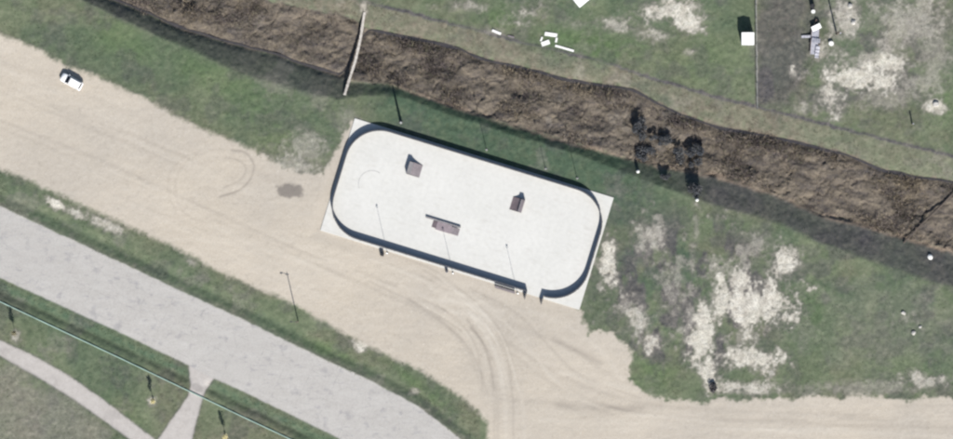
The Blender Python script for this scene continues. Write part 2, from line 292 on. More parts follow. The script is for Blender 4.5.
def ground_material():
    m, nt, b = new_mat('ground_cover'); N = nt.nodes; L = nt.links
    b.inputs['Roughness'].default_value = .95; b.inputs['Specular IOR Level'].default_value = .08
    geo = N.new('ShaderNodeNewGeometry')
    A = N.new('ShaderNodeAttribute'); A.attribute_name = 'zone_a'; sa = N.new('ShaderNodeSeparateColor'); L.new(A.outputs['Color'], sa.inputs[0])
    B = N.new('ShaderNodeAttribute'); B.attribute_name = 'zone_b'; sb = N.new('ShaderNodeSeparateColor'); L.new(B.outputs['Color'], sb.inputs[0])
    def noise(scale, det=4, rough=.6, mapping=None):
        n = N.new('ShaderNodeTexNoise'); n.inputs['Scale'].default_value = scale; n.inputs['Detail'].default_value = det; n.inputs['Roughness'].default_value = rough
        src = geo.outputs['Position']
        if mapping:
            mp = N.new('ShaderNodeMapping'); mp.inputs['Rotation'].default_value = (0, 0, mapping[0]); mp.inputs['Scale'].default_value = mapping[1]
            L.new(src, mp.inputs['Vector']); src = mp.outputs['Vector']
        L.new(src, n.inputs['Vector']); return n.outputs['Fac']
    def ramp(fac, stops):
        r = N.new('ShaderNodeValToRGB'); e = r.color_ramp.elements
        while len(e) < len(stops): e.new(.5)
        for k, (p, c) in enumerate(stops): e[k].position = p; e[k].color = list(c) + [1]
        L.new(fac, r.inputs['Fac']); return r.outputs['Color']
    def mix(fac, a, c, mode='MIX'):
        x = N.new('ShaderNodeMix'); x.data_type = 'RGBA'; x.blend_type = mode
        if isinstance(fac, float): x.inputs[0].default_value = fac
        else: L.new(fac, x.inputs[0])
        for s, v in ((6, a), (7, c)):
            if isinstance(v, tuple): x.inputs[s].default_value = (*v, 1)
            else: L.new(v, x.inputs[s])
        return x.outputs[2]
    def mrange(v, a, c, lo=0., hi=1.):
        r = N.new('ShaderNodeMapRange'); r.inputs[1].default_value = a; r.inputs[2].default_value = c; r.inputs[3].default_value = lo; r.inputs[4].default_value = hi
        L.new(v, r.inputs[0]); return r.outputs[0]
    def mul(a, c):
        x = N.new('ShaderNodeMath'); x.operation = 'MULTIPLY'; L.new(a, x.inputs[0])
        if isinstance(c, float): x.inputs[1].default_value = c
        else: L.new(c, x.inputs[1])
        return x.outputs[0]
    nA = noise(.16, 5, .62); nB = noise(.9, 5, .65); nC = noise(3.2, 3, .6)
    grass = mix(.5, ramp(nA, [(.3, G_DARK), (.5, G_MID), (.7, G_PALE)]), ramp(nB, [(.32, G_DARK), (.5, G_MID), (.68, G_PALE)]))
    dryc = ramp(nB, [(.32, (.085, .074, .056)), (.55, (.135, .118, .090)), (.75, (.19, .168, .132))])
    lushc = ramp(nB, [(.3, (.042, .066, .045)), (.55, (.060, .091, .060)), (.75, (.088, .118, .078))])
    soilc = ramp(nB, [(.3, (.044, .043, .048)), (.5, (.072, .069, .073)), (.72, (.115, .104, .098))])
    nE = noise(.55, 5, .6, (0, (1.2, .7, 1)))
    barec = mix(.5, ramp(nE, [(.3, (.23, .205, .175)), (.46, (.40, .375, .325)), (.68, (.62, .60, .54))]), ramp(nB, [(.25, (.26, .235, .20)), (.48, (.42, .395, .345)), (.72, (.60, .58, .52))]))
    c = mix(sb.outputs[0], grass, dryc)
    c = mix(sb.outputs[1], c, lushc)
    Cc = N.new('ShaderNodeAttribute'); Cc.attribute_name = 'zone_c'; sc_ = N.new('ShaderNodeSeparateColor'); L.new(Cc.outputs['Color'], sc_.inputs[0])
    c = mix(mul(sc_.outputs[2], .8), c, ramp(nB, [(.3, (.066, .100, .048)), (.55, (.092, .138, .062)), (.75, (.125, .160, .085))]))
    c = mix(B.outputs['Alpha'], c, soilc)
    nD = noise(.42, 6, .68, (math.radians(17), (.7, 1.5, 1)))
    bedc = mix(.45, ramp(nD, [(.34, (.034, .032, .040)), (.47, (.096, .081, .068)), (.62, (.195, .162, .122))]), ramp(nC, [(.3, (.054, .050, .052)), (.5, (.104, .091, .077)), (.7, (.19, .163, .125))]))
    c = mix(sc_.outputs[0], c, bedc)
    c = mix(sc_.outputs[1], c, ramp(nB, [(.3, (.15, .115, .09)), (.7, (.27, .215, .165))]))
    barem = ramp(nB, [(.25, (.125, .115, .105)), (.5, (.175, .160, .145)), (.72, (.25, .23, .205))])
    barec = mix(mrange(A.outputs['Alpha'], .30, .80), barem, barec)
    c = mix(mul(mrange(A.outputs['Alpha'], .08, .62), mrange(nC, .32, .56, .55, 1.)), c, barec)
    # the sandy lot: fine streaks along its length, wheel marks
    st = noise(.55, 6, .6, (math.radians(25), (.25, 1.6, 1)))
    st2 = noise(.05, 4, .6, (math.radians(25), (.6, 1.2, 1)))
    lot = mix(.5, ramp(st, [(.3, L_DARK), (.5, L_MID), (.7, L_PALE)]), ramp(st2, [(.3, L_DARK), (.5, L_MID), (.7, L_PALE)]))
    lot = mix(.45, lot, ramp(nC, [(.3, L_DARK), (.5, L_MID), (.7, L_PALE)]))
    lot = mix(mul(mrange(noise(.028, 5, .62), .42, .62), .55), lot, ramp(nB, [(.3, (.275, .25, .220)), (.7, (.355, .328, .292))]))
    lot = mix(mul(mrange(noise(.75, 6, .7), .56, .72), .4), lot, (.23, .205, .178))
    lot = mix(mul(mrange(noise(1.9, 4, .7), .60, .72), .5), lot, (.50, .47, .42))
    lot = mix(mrange(sb.outputs[2], .5, 0., 0., .75), lot, (.19, .168, .148))
    lot = mix(mrange(sb.outputs[2], .5, 1., 0., .6), lot, (.47, .44, .39))
    lot = mix(mul(B.outputs['Alpha'], .75), lot, (.12, .108, .10))
    c = mix(sa.outputs[0], c, lot)
    # foot path
    path = mix(.5, ramp(nB, [(.3, (.32, .295, .275)), (.7, (.42, .395, .375))]), ramp(nC, [(.3, (.29, .275, .26)), (.7, (.385, .365, .35))]))
    path = mix(mul(B.outputs['Alpha'], .6), path, (.12, .11, .11))
    c = mix(sa.outputs[2], c, path)
    # concrete road: slab joints, patched and cracked
    road = mix(.5, ramp(noise(.35, 6, .65, (math.radians(26), (.5, 1.5, 1))), [(.3, R_DARK), (.55, R_MID), (.75, R_PALE)]), ramp(nC, [(.3, R_DARK), (.7, R_PALE)]))
    mp = N.new('ShaderNodeMapping'); mp.inputs['Rotation'].default_value = (0, 0, math.radians(25.3)); mp.inputs['Location'].default_value = (1.3, .4, 0)
    dist = N.new('ShaderNodeMix'); dist.data_type = 'RGBA'; dist.blend_type = 'ADD'; dist.inputs[0].default_value = 1.4
    nz = N.new('ShaderNodeTexNoise'); nz.inputs['Scale'].default_value = .5; L.new(geo.outputs['Position'], nz.inputs['Vector'])
    L.new(geo.outputs['Position'], dist.inputs[6]); L.new(nz.outputs['Color'], dist.inputs[7]); L.new(geo.outputs['Position'], mp.inputs['Vector'])
    br = N.new('ShaderNodeTexBrick'); br.offset = 0.0; br.inputs['Scale'].default_value = 1; br.inputs['Brick Width'].default_value = 5.2; br.inputs['Row Height'].default_value = 4.1
    br.inputs['Mortar Size'].default_value = .07; br.inputs['Mortar Smooth'].default_value = .6
    L.new(mp.outputs['Vector'], br.inputs['Vector'])
    jn = mul(br.outputs['Fac'], mrange(nB, .42, .66, .0, .5))
    road = mix(jn, road, (.19, .185, .185))
    vo = N.new('ShaderNodeTexVoronoi'); vo.feature = 'DISTANCE_TO_EDGE'; vo.inputs['Scale'].default_value = .16; L.new(dist.outputs[2], vo.inputs['Vector'])
    ck = mul(mrange(vo.outputs['Distance'], .004, .016, 1., 0.), mrange(nB, .42, .62, 0., .22))
    road = mix(ck, road, (.17, .165, .17))
    pt = mul(mrange(noise(.45, 3, .5), .58, .70, 0., 1.), .45)
    road = mix(pt, road, (.215, .21, .22))
    sp_ = mul(mrange(noise(1.1, 5, .7, (math.radians(60), (.35, 1.4, 1))), .57, .70, 0., 1.), .5)
    road = mix(sp_, road, (.20, .195, .215))
    c = mix(sa.outputs[1], c, road)
    L.new(c, b.inputs['Base Color'])
    bp = N.new('ShaderNodeBump'); bp.inputs['Strength'].default_value = .35; bp.inputs['Distance'].default_value = .05
    L.new(nC, bp.inputs['Height']); L.new(bp.outputs['Normal'], b.inputs['Normal'])
    return m
G_DARK, G_MID, G_PALE = (.072, .093, .058), (.106, .129, .080), (.158, .173, .117)
L_DARK, L_MID, L_PALE = (.335, .295, .242), (.395, .354, .298), (.455, .416, .360)
R_DARK, R_MID, R_PALE = (.305, .290, .274), (.355, .342, .325), (.405, .393, .376)
GROUND = ground_material()

def setp(o, label=None, cat=None, group=None, kind=None):
    if label: o['label'] = label
    if cat: o['category'] = cat
    if group: o['group'] = group
    if kind: o['kind'] = kind
    return o

def build_ground():
    fc = np.maximum.reduce([np.minimum(np.minimum(cls[:-1, :-1], cls[1:, :-1]), np.minimum(cls[:-1, 1:], cls[1:, 1:]))])
    fc = cls[:-1, :-1]
    idx = np.arange(NX * NY).reshape(NY, NX)
    quads = np.stack([idx[:-1, :-1], idx[:-1, 1:], idx[1:, 1:], idx[1:, :-1]], -1).reshape(-1, 4)
    fcl = fc.reshape(-1)
    V = np.stack([GX, GY, H], -1).reshape(-1, 3)
    za = np.stack([w_lot, w_road, w_path, bare], -1).reshape(-1, 4); zb = np.stack([dry, lush, trk, soil], -1).reshape(-1, 4)
    zc = np.stack([in_bed, lip, fresh, trk * 0], -1).reshape(-1, 4)
    info = [(0, 'grass_ground', 'rough mown grass field with bare sandy patches around the lot and ditch', 'ground'),
            (1, 'dirt_lot', 'wide pale sandy dirt lot with curved tyre tracks around the rink', 'dirt lot'),
            (2, 'ditch_bed', 'dark brown bed of the drainage ditch under dead brush', 'ditch'),
            (3, 'footpath', 'narrow pale footpath with a spur joining the road at lower left', 'path'),
            (4, 'road', 'pale worn concrete road with cracks running diagonally past the lot', 'road')]
    for k, name, lab, cat in info:
        q = quads[fcl == k]
        u, inv = np.unique(q, return_inverse=True); inv = inv.reshape(-1)
        me = bpy.data.meshes.new(name)
        me.vertices.add(len(u)); me.vertices.foreach_set('co', V[u].astype(np.float32).ravel())
        nf_ = len(q); me.loops.add(nf_ * 4); me.loops.foreach_set('vertex_index', inv.astype(np.int32))
        me.polygons.add(nf_); me.polygons.foreach_set('loop_start', np.arange(0, nf_ * 4, 4, dtype=np.int32))
        me.polygons.foreach_set('use_smooth', np.ones(nf_, bool))
        for an, dat in (('zone_a', za), ('zone_b', zb), ('zone_c', zc)):
            at_ = me.attributes.new(an, 'FLOAT_COLOR', 'POINT'); at_.data.foreach_set('color', dat[u].astype(np.float32).ravel())
        me.update(); me.validate()
        me.materials.append(GROUND)
        o = bpy.data.objects.new(name, me); COL.objects.link(o); setp(o, lab, cat, kind='structure')
build_ground()

# ------------------------------------------------------------------ mesh helpers
def empty(name, loc, rz=0.0, label=None, cat=None, group=None):
    o = bpy.data.objects.new(name, None); COL.objects.link(o); o.location = loc; o.rotation_euler = (0, 0, rz)
    return setp(o, label, cat, group)
def link(name, bm, m, parent=None, smooth=False):
    me = bpy.data.meshes.new(name); bmesh.ops.recalc_face_normals(bm, faces=bm.faces[:]); bm.to_mesh(me); bm.free(); me.materials.append(m)
    if smooth:
        for p in me.polygons: p.use_smooth = True
    o = bpy.data.objects.new(name, me); COL.objects.link(o)
    if parent: o.parent = parent
    return o
def B(): return bmesh.new()
def box(bm, c, s, rot=None, bevel=0.0):
    r = bmesh.ops.create_cube(bm, size=1); vs = r['verts']
    M = Matrix.Translation(c) @ (rot if rot is not None else Matrix.Identity(4)) @ Matrix.Diagonal((*s, 1))
    bmesh.ops.transform(bm, matrix=M, verts=vs)
    if bevel:
        es = list({e for v in vs for e in v.link_edges})
        bmesh.ops.bevel(bm, geom=es, offset=bevel, segments=2, affect='EDGES')
    return vs
def tube(bm, p0, p1, r0, r1=None, n=10, cap=True):
    p0 = Vector(p0); p1 = Vector(p1); r1 = r0 if r1 is None else r1
    d = p1 - p0; q = d.to_track_quat('Z', 'Y').to_matrix()
    a = []; b_ = []
    for k in range(n):
        t = 2 * math.pi * k / n; v = q @ Vector((math.cos(t), math.sin(t), 0))
        a.append(bm.verts.new(p0 + v * r0)); b_.append(bm.verts.new(p1 + v * r1))
    for k in range(n): bm.faces.new((a[k], a[(k + 1) % n], b_[(k + 1) % n], b_[k]))
    if cap: bm.faces.new(a[::-1]); bm.faces.new(b_)
def polytube(bm, pts, r, n=8):
    rings = []
    for i, p in enumerate(pts):
        p = Vector(p); d = Vector(pts[min(i + 1, len(pts) - 1)]) - Vector(pts[max(i - 1, 0)])
        q = d.to_track_quat('Z', 'Y').to_matrix(); rr = r[i] if isinstance(r, list) else r
        rings.append([bm.verts.new(p + q @ Vector((math.cos(2 * math.pi * k / n), math.sin(2 * math.pi * k / n), 0)) * rr) for k in range(n)])
    for a, b_ in zip(rings[:-1], rings[1:]):
        for k in range(n): bm.faces.new((a[k], a[(k + 1) % n], b_[(k + 1) % n], b_[k]))
    bm.faces.new(rings[0][::-1]); bm.faces.new(rings[-1])
def prism(bm, prof, y0, y1):
    """profile in xz extruded along y"""
    a = [bm.verts.new((x, y0, z)) for x, z in prof]; b_ = [bm.verts.new((x, y1, z)) for x, z in prof]
    n = len(prof)
    bm.faces.new(a); bm.faces.new(b_[::-1])
    for k in range(n): bm.faces.new((a[k], b_[k], b_[(k + 1) % n], a[(k + 1) % n]))
def lathe(bm, prof, n=14):
    rings = [[bm.verts.new((r * math.cos(2 * math.pi * k / n), r * math.sin(2 * math.pi * k / n), z)) for k in range(n)] for r, z in prof]
    for a, b_ in zip(rings[:-1], rings[1:]):
        for k in range(n): bm.faces.new((a[k], a[(k + 1) % n], b_[(k + 1) % n], b_[k]))
    bm.faces.new(rings[0][::-1]); bm.faces.new(rings[-1])
def copy_tree(o, parent=None):
    c = o.copy(); COL.objects.link(c)
    if parent: c.parent = parent
    for ch in list(o.children): copy_tree(ch, c)
    return c

M = dict(
    dark_board=mat('weathered_dark_board', (.055, .055, .065), .8, .35, 1.5),
    cap=mat('dark_cap_rail', (.06, .062, .072), .7, .3, 2),
    galv=mat('galvanised_steel', (.36, .37, .38), .45, .2, 4, metal=.6),
    wood=mat('grey_weathered_wood', (.14, .115, .095), .85, .35, 2.5, bump=.3),
    pale_wood=mat('bleached_timber', (.46, .43, .39), .85, .3, 2.0, bump=.3),
    concrete=mat('concrete_footing', (.26, .25, .24), .9, .15, 3),
    ply=mat('stained_plywood', (.155, .125, .135), .7, .22, 1.6),  # slopes turned from the sun: their shade is put into the plywood tone
    ply_pale=mat('pale_plywood', (.165, .145, .155), .7, .2, 1.6),
    ply_grey=mat('grey_plywood', (.20, .19, .195), .75, .2, 1.6),
    ply_side=mat('dark_plywood', (.07, .06, .07), .8, .3, 2),
    white=mat('white_paint', (.68, .68, .66), .6, .18, 2),
    white_metal=mat('white_sheet_metal', (.78, .78, .77), .45, .06, 1.5),
    carpaint=mat('white_car_paint', (.80, .80, .80), .25, .02, 1, spec=.5),
    glass=mat('dark_car_glass', (.012, .013, .016), .08, .05, 1, spec=.5),
    rubber=mat('black_rubber', (.02, .02, .02), .9, .2, 5),
    rim=mat('alloy_rim', (.45, .45, .46), .35, .1, 5, metal=.8),
    black=mat('black_plastic', (.025, .025, .028), .6, .2, 4),
    lampglass=mat('clear_lamp_lens', (.7, .7, .7), .2, .05, 4),
    redlens=mat('red_lens', (.35, .02, .02), .3, .1, 4),
    pipe=mat('pale_green_pipe', (.25, .34, .30), .8, .2, .4, spec=.1),
    wire=mat('fence_wire', (.42, .43, .42), .5, .1, 2, metal=.4),
    tin=mat('grey_sheet_tin', (.36, .36, .40), .5, .3, 1.5, metal=.2),
    rust=mat('rusty_steel', (.16, .11, .09), .8, .4, 2.5),
    rock=mat('pale_rock', (.40, .385, .36), .9, .25, 2, bump=.4),
    bark=mat('grey_brown_bark', (.085, .07, .06), .9, .35, 5, bump=.4),
    guard=mat('pale_tree_guard', (.72, .70, .60), .6, .1, 3),
)
LEAF = attr_mat('leaf_tint')
BRUSH = attr_mat('brush_tint', rough=.95)

# ------------------------------------------------------------------ blades and leaves (numpy soup)
def soup(name, tri, tint, m, parent=None):
    """tri (n,3,3) positions, tint (n,3)"""
    n = len(tri); me = bpy.data.meshes.new(name)
    me.vertices.add(n * 3); me.vertices.foreach_set('co', tri.astype(np.float32).ravel())
    me.loops.add(n * 3); me.loops.foreach_set('vertex_index', np.arange(n * 3, dtype=np.int32))
    me.polygons.add(n); me.polygons.foreach_set('loop_start', np.arange(0, n * 3, 3, dtype=np.int32))
    a = me.attributes.new('tint', 'FLOAT_COLOR', 'POINT')
    c = np.concatenate([np.repeat(tint, 3, 0), np.ones((n * 3, 1))], 1); a.data.foreach_set('color', c.astype(np.float32).ravel())
    me.update(); me.validate(); me.materials.append(m)
    o = bpy.data.objects.new(name, me); COL.objects.link(o)
    if parent: o.parent = parent
    return o
def grid_sample(F, px, py):
    i = np.clip(np.searchsorted(gx, wx(px)), 1, NX - 1); j = np.clip(np.searchsorted(gy, wy(py)), 1, NY - 1)
    return F[j, i]
def blades(px, py, n_each, h, w, lean, tint, jit):
    """stiff blades rooted near each pixel position; returns tri, tint"""
    N = len(px); k = n_each
    X = np.repeat(wx(px), k) + RNG.normal(0, jit, N * k); Y = np.repeat(wy(py), k) + RNG.normal(0, jit, N * k)
    Z = np.repeat(grid_sample(H, px, py), k) - .05
    hh = np.repeat(h, k) * RNG.uniform(.6, 1.15, N * k); ww = np.repeat(w, k) * RNG.uniform(.6, 1.3, N * k)
    a = RNG.uniform(0, 2 * math.pi, N * k); b_ = RNG.uniform(0, 2 * math.pi, N * k)
    ln = hh * np.abs(RNG.normal(0, lean, N * k)).clip(0, 1.6)
    p0 = np.stack([X - np.cos(a) * ww, Y - np.sin(a) * ww, Z], -1); p1 = np.stack([X + np.cos(a) * ww, Y + np.sin(a) * ww, Z], -1)
    p2 = np.stack([X + np.cos(b_) * ln, Y + np.sin(b_) * ln, Z + hh], -1)
    t = np.repeat(tint, k, 0) * RNG.uniform(.75, 1.25, (N * k, 1))
    return np.stack([p0, p1, p2], 1), t

def make_brush():
    n = 230000
    px = RNG.uniform(80, 1000, n); py = RNG.uniform(-40, 270, n)
    u = px * .95 + py * .3; v = -px * .3 + py * .95                   # along and across the ditch
    dens = fbm(u * .6, v, 24, 71, 4); ib = grid_sample(in_bed, px, py)
    cl = fbm(u * .55, v, 17, 79, 4)
    ds = np.abs(py - stream_y(px)) 
    off_trail = ~((np.abs(px - (364 - (py - 22) * .27)) < 4) & (py < 110))
    keep = (ib > .5) & (dens + RNG.uniform(-.2, .2, n) > .44) & off_trail & (ds > 3)
    px, py, cl, ds, u, v = (q[keep] for q in (px, py, cl, ds, u, v)); n = len(px)
    pal = np.array([(.30, .25, .175), (.21, .175, .13), (.34, .285, .21), (.16, .14, .12), (.25, .21, .15), (.19, .16, .15), (.17, .165, .11), (.125, .105, .105)])
    zone = fbm(u * .5, v, 22, 77, 4); pick = np.clip(((zone - .25) / .5 * 8 + RNG.normal(0, 1.2, n)).astype(int), 0, 7)
    hh = np.interp(cl, [.3, .5, .62, .75], [.10, .2, .45, .8])
    pick = np.where((cl > .58) & (RNG.uniform(0, 1, n) < .5), RNG.choice([3, 7, 5], n), pick)
    hh = np.where((ds < 13) & (px > 360), hh + .22, hh)
    t1, c1 = blades(px, py, 4, hh, np.full(n, .055), 1.0, pal[pick] * .8, .3)
    o = soup('dead_brush', t1, c1, BRUSH); setp(o, 'tangled brown dead reeds and brush filling the ditch', 'brush', kind='stuff')
make_brush()
def make_grass():
    n = 130000
    px = RNG.uniform(-20, 973, n); py = RNG.uniform(-20, 459, n)
    r = grid_sample(rough, px, py) * (1 - grid_sample(bare, px, py)) * (1 - grid_sample(in_bed, px, py)) * (1 - grid_sample(flat_mask(PX, PY), px, py))
    keep = RNG.uniform(0, 1, n) < r * sstep(.3, .62, fbm(px, py, 14, 91, 4)); px, py = px[keep], py[keep]; n = len(px)
    d = grid_sample(dry, px, py)[:, None]; l = grid_sample(lush, px, py)[:, None]; so = grid_sample(soil, px, py)[:, None]
    t = np.array(G_MID) * (1 - d) + np.array((.15, .13, .085)) * d; t = t * (1 - l) + np.array((.062, .098, .056)) * l; t = t * (1 - so * .7) + np.array((.09, .082, .08)) * so * .7; t = t * 1.15
    t1, c1 = blades(px, py, 3, np.full(n, .15), np.full(n, .07), .9, t, .12)
    o = soup('grass_tufts', t1, c1, BRUSH); setp(o, 'short uneven grass tufts growing over the field and verges', 'grass', kind='stuff')
make_grass()

# dark ribbon: water on the left, painted reed shadow along the upper bank
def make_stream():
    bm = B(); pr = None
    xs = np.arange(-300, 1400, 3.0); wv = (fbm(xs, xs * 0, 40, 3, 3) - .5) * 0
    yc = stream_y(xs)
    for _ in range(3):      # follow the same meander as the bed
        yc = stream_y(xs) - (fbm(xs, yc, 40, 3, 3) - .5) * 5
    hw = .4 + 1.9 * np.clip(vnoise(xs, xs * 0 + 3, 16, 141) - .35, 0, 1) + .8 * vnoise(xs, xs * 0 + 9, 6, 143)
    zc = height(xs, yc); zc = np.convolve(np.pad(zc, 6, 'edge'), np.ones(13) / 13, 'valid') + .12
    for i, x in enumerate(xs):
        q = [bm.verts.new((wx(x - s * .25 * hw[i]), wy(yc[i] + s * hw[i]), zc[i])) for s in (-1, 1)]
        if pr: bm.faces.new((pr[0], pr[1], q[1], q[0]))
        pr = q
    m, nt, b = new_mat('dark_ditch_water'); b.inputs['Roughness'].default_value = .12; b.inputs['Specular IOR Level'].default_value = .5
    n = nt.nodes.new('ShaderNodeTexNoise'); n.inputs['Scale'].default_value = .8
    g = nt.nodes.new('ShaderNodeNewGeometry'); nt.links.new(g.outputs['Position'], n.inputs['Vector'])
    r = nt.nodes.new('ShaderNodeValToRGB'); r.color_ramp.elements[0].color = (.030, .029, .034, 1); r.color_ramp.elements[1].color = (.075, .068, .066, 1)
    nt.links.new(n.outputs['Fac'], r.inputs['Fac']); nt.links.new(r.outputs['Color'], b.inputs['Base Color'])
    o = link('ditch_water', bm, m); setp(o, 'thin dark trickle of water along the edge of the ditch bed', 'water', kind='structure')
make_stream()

# ------------------------------------------------------------------ rink
ROT = -RA
rink_o = Vector((wx(RC[0]), wy(RC[1]), 0))
def rk(u, v, z=0):   # rink metres (v towards lower photo side) -> world
    p = rink_px(u, v); return Vector((wx(p[0]), wy(p[1]), z))
SZ = .10             # slab top
def slab_material():
    m, nt, b = new_mat('rink_concrete'); N = nt.nodes; L = nt.links
    b.inputs['Roughness'].default_value = .8
    tc = N.new('ShaderNodeTexCoord')
    def nz(s, d=4, sc=(1, 1, 1)):
        mp = N.new('ShaderNodeMapping'); mp.inputs['Scale'].default_value = sc; L.new(tc.outputs['Object'], mp.inputs['Vector'])
        n = N.new('ShaderNodeTexNoise'); n.inputs['Scale'].default_value = s; n.inputs['Detail'].default_value = d; L.new(mp.outputs['Vector'], n.inputs['Vector']); return n.outputs['Fac']
    def ramp(f, st):
        r = N.new('ShaderNodeValToRGB')
        for k, (p, c) in enumerate(st): r.color_ramp.elements[k].position = p; r.color_ramp.elements[k].color = (*c, 1)
        L.new(f, r.inputs['Fac']); return r.outputs['Color']
    def mx(f, a, c):
        x = N.new('ShaderNodeMix'); x.data_type = 'RGBA'
        if isinstance(f, float): x.inputs[0].default_value = f
        else: L.new(f, x.inputs[0])
        for s_, v in ((6, a), (7, c)):
            if isinstance(v, tuple): x.inputs[s_].default_value = (*v, 1)
            else: L.new(v, x.inputs[s_])
        return x.outputs[2]
    c = mx(.5, ramp(nz(.12, 5), [(.35, (.455, .452, .43)), (.65, (.51, .505, .482))]), ramp(nz(1.3, 4), [(.3, (.445, .442, .42)), (.7, (.52, .515, .492))]))
    # scuffs
    f = N.new('ShaderNodeMapRange'); f.inputs[1].default_value = .60; f.inputs[2].default_value = .72; f.inputs[4].default_value = .22; L.new(nz(.35, 6, (1, 2.2, 1)), f.inputs[0])
    c = mx(f.outputs[0], c, (.37, .362, .34))
    f2 = N.new('ShaderNodeMapRange'); f2.inputs[1].default_value = .56; f2.inputs[2].default_value = .70; f2.inputs[4].default_value = .35; L.new(nz(.8, 6, (.5, 1.5, 1)), f2.inputs[0])
    c = mx(f2.outputs[0], c, (.40, .385, .355))
    br = N.new('ShaderNodeTexBrick'); br.offset = 0; br.inputs['Scale'].default_value = 1; br.inputs['Brick Width'].default_value = 9.0; br.inputs['Row Height'].default_value = 7.8; br.inputs['Mortar Size'].default_value = .03
    L.new(tc.outputs['Object'], br.inputs['Vector'])
    g = N.new('ShaderNodeMath'); g.operation = 'MULTIPLY'; g.inputs[1].default_value = .18; L.new(br.outputs['Fac'], g.inputs[0])
    c = mx(g.outputs[0], c, (.3, .3, .3))
    L.new(c, b.inputs['Base Color']); return m
bm = B(); box(bm, (0, 0, -.15), (2 * SLAB_HX, 2 * SLAB_HY, .5), bevel=.02)
slab = link('rink_slab', bm, slab_material()); slab.location = rink_o; slab.rotation_euler = (0, 0, ROT)
setp(slab, 'large pale concrete rink pad with square corners', 'rink pad', kind='structure')

# painted faint arc on the pad
def ring_strip(bm, cx, cy, r, w, a0, a1, z, n=40):
    pr = None
    for k in range(n + 1):
        a = a0 + (a1 - a0) * k / n
        p = (bm.verts.new((cx + (r - w / 2) * math.cos(a), cy + (r - w / 2) * math.sin(a), z)), bm.verts.new((cx + (r + w / 2) * math.cos(a), cy + (r + w / 2) * math.sin(a), z)))
        if pr: bm.faces.new((pr[0], pr[1], p[1], p[0]))
        pr = p
bm = B()
def uv(px, py):
    dx = px - RC[0]; dy = py - RC[1]; return ((dx * RU[0] + dy * RU[1]) * S, -(dx * RV[0] + dy * RV[1]) * S)
c0 = uv(372, 184)
ring_strip(bm, c0[0], c0[1], 2.7, .16, math.radians(72), math.radians(215), SZ + .004)
mk = link('painted_arc', bm, mat('faded_grey_line', (.36, .355, .345), .85, .25, 2)); mk.parent = slab

def round_path(hx, hy, r, seg=14):
    """closed path, counter-clockwise in local x,y, as list of points; starts on lower side"""
    pts = []
    for (cx, cy, a0) in ((hx - r, -hy + r, -90), (hx - r, hy - r, 0), (-hx + r, hy - r, 90), (-hx + r, -hy + r, 180)):
        for k in range(seg + 1):
            a = math.radians(a0 + 90 * k / seg); pts.append((cx + r * math.cos(a), cy + r * math.sin(a)))
    return pts
BHX, BHY, BR = 26.55, 11.2, 7.0
GATE0, GATE1 = 15.9, 19.5          # local x of the opening on the lower side
def board_line():
    c = round_path(BHX, BHY, BR, 16)
    pts = [Vector((x, y, 0)) for x, y in c] + [Vector((GATE0, -BHY, 0))]     # starts where the curve leaves the opening
    return pts
def resample(pts, step):
    d = [0]
    for a, b_ in zip(pts[:-1], pts[1:]): d.append(d[-1] + (b_ - a).length)
    L_ = d[-1]; n = max(1, round(L_ / step)); out = []
    j = 0
    for k in range(n + 1):
        s = L_ * k / n
        while j < len(d) - 2 and d[j + 1] < s: j += 1
        t = (s - d[j]) / max(1e-9, d[j + 1] - d[j]); out.append(pts[j].lerp(pts[j + 1], t))
    return out
def strip_wall(bm, pts, half, z0, z1):
    pr = None
    for i, p in enumerate(pts):
        d = (pts[min(i + 1, len(pts) - 1)] - pts[max(i - 1, 0)]).normalized(); n = Vector((d.y, -d.x, 0)) * half
        q = [bm.verts.new((*(p + n).xy, z0)), bm.verts.new((*(p + n).xy, z1)), bm.verts.new((*(p - n).xy, z1)), bm.verts.new((*(p - n).xy, z0))]
        if pr:
            for k in range(4): bm.faces.new((pr[k], pr[(k + 1) % 4], q[(k + 1) % 4], q[k]))
        else: bm.faces.new(q)
        pr = q
    bm.faces.new(pr[::-1])
rink = empty('rink_boards', rink_o, ROT, 'dark rink boards forming a rounded oval with a gate gap on the lower side', 'rink boards')
BL = board_line()
fine = resample(BL, .6)
per = 4
segs = [fine[i:i + per + 1] for i in range(0, len(fine) - 1, per)]
for sg in segs:
    if len(sg) < 2: continue
    bm = B(); a = sg[:]; d0 = (a[1] - a[0]).normalized(); a[0] = a[0] + d0 * .012; d1 = (a[-1] - a[-2]).normalized(); a[-1] = a[-1] - d1 * .012
    strip_wall(bm, a, .05, SZ, SZ + 1.12); link('board_panel', bm, M['dark_board'], rink)
bm = B(); strip_wall(bm, fine, .13, SZ + 1.123, SZ + 1.18); link('cap_rail', bm, M['cap'], rink)
# buttress posts outside each panel joint
for sg in segs[1:]:
    p = sg[0]; d = (sg[1] - sg[0]).normalized(); n = Vector((d.y, -d.x, 0))
    bm = B(); c = p + n * .14; R_ = Matrix.Rotation(math.atan2(d.y, d.x), 4, 'Z')
    box(bm, (c.x, c.y, SZ + .5), (.09, .17, 1.0), R_); link('support_post', bm, M['cap'], rink)
for gx_, sgn in ((GATE0, -1), (GATE1, 1)):
    bm = B(); box(bm, (gx_ + sgn * -.07, -BHY, SZ + .62), (.12, .14, 1.24)); link('gate_post', bm, M['cap'], rink)
    bm = B(); box(bm, (gx_ + sgn * -.07, -BHY - .95, SZ + .58), (.08, 1.6, 1.04)); g_ = link('gate_leaf', bm, M['dark_board'], rink)
    bm = B(); box(bm, (gx_ + sgn * -.07, -BHY - .95, SZ + 1.13), (.16, 1.6, .05)); link('top_rail', bm, M['cap'], g_)

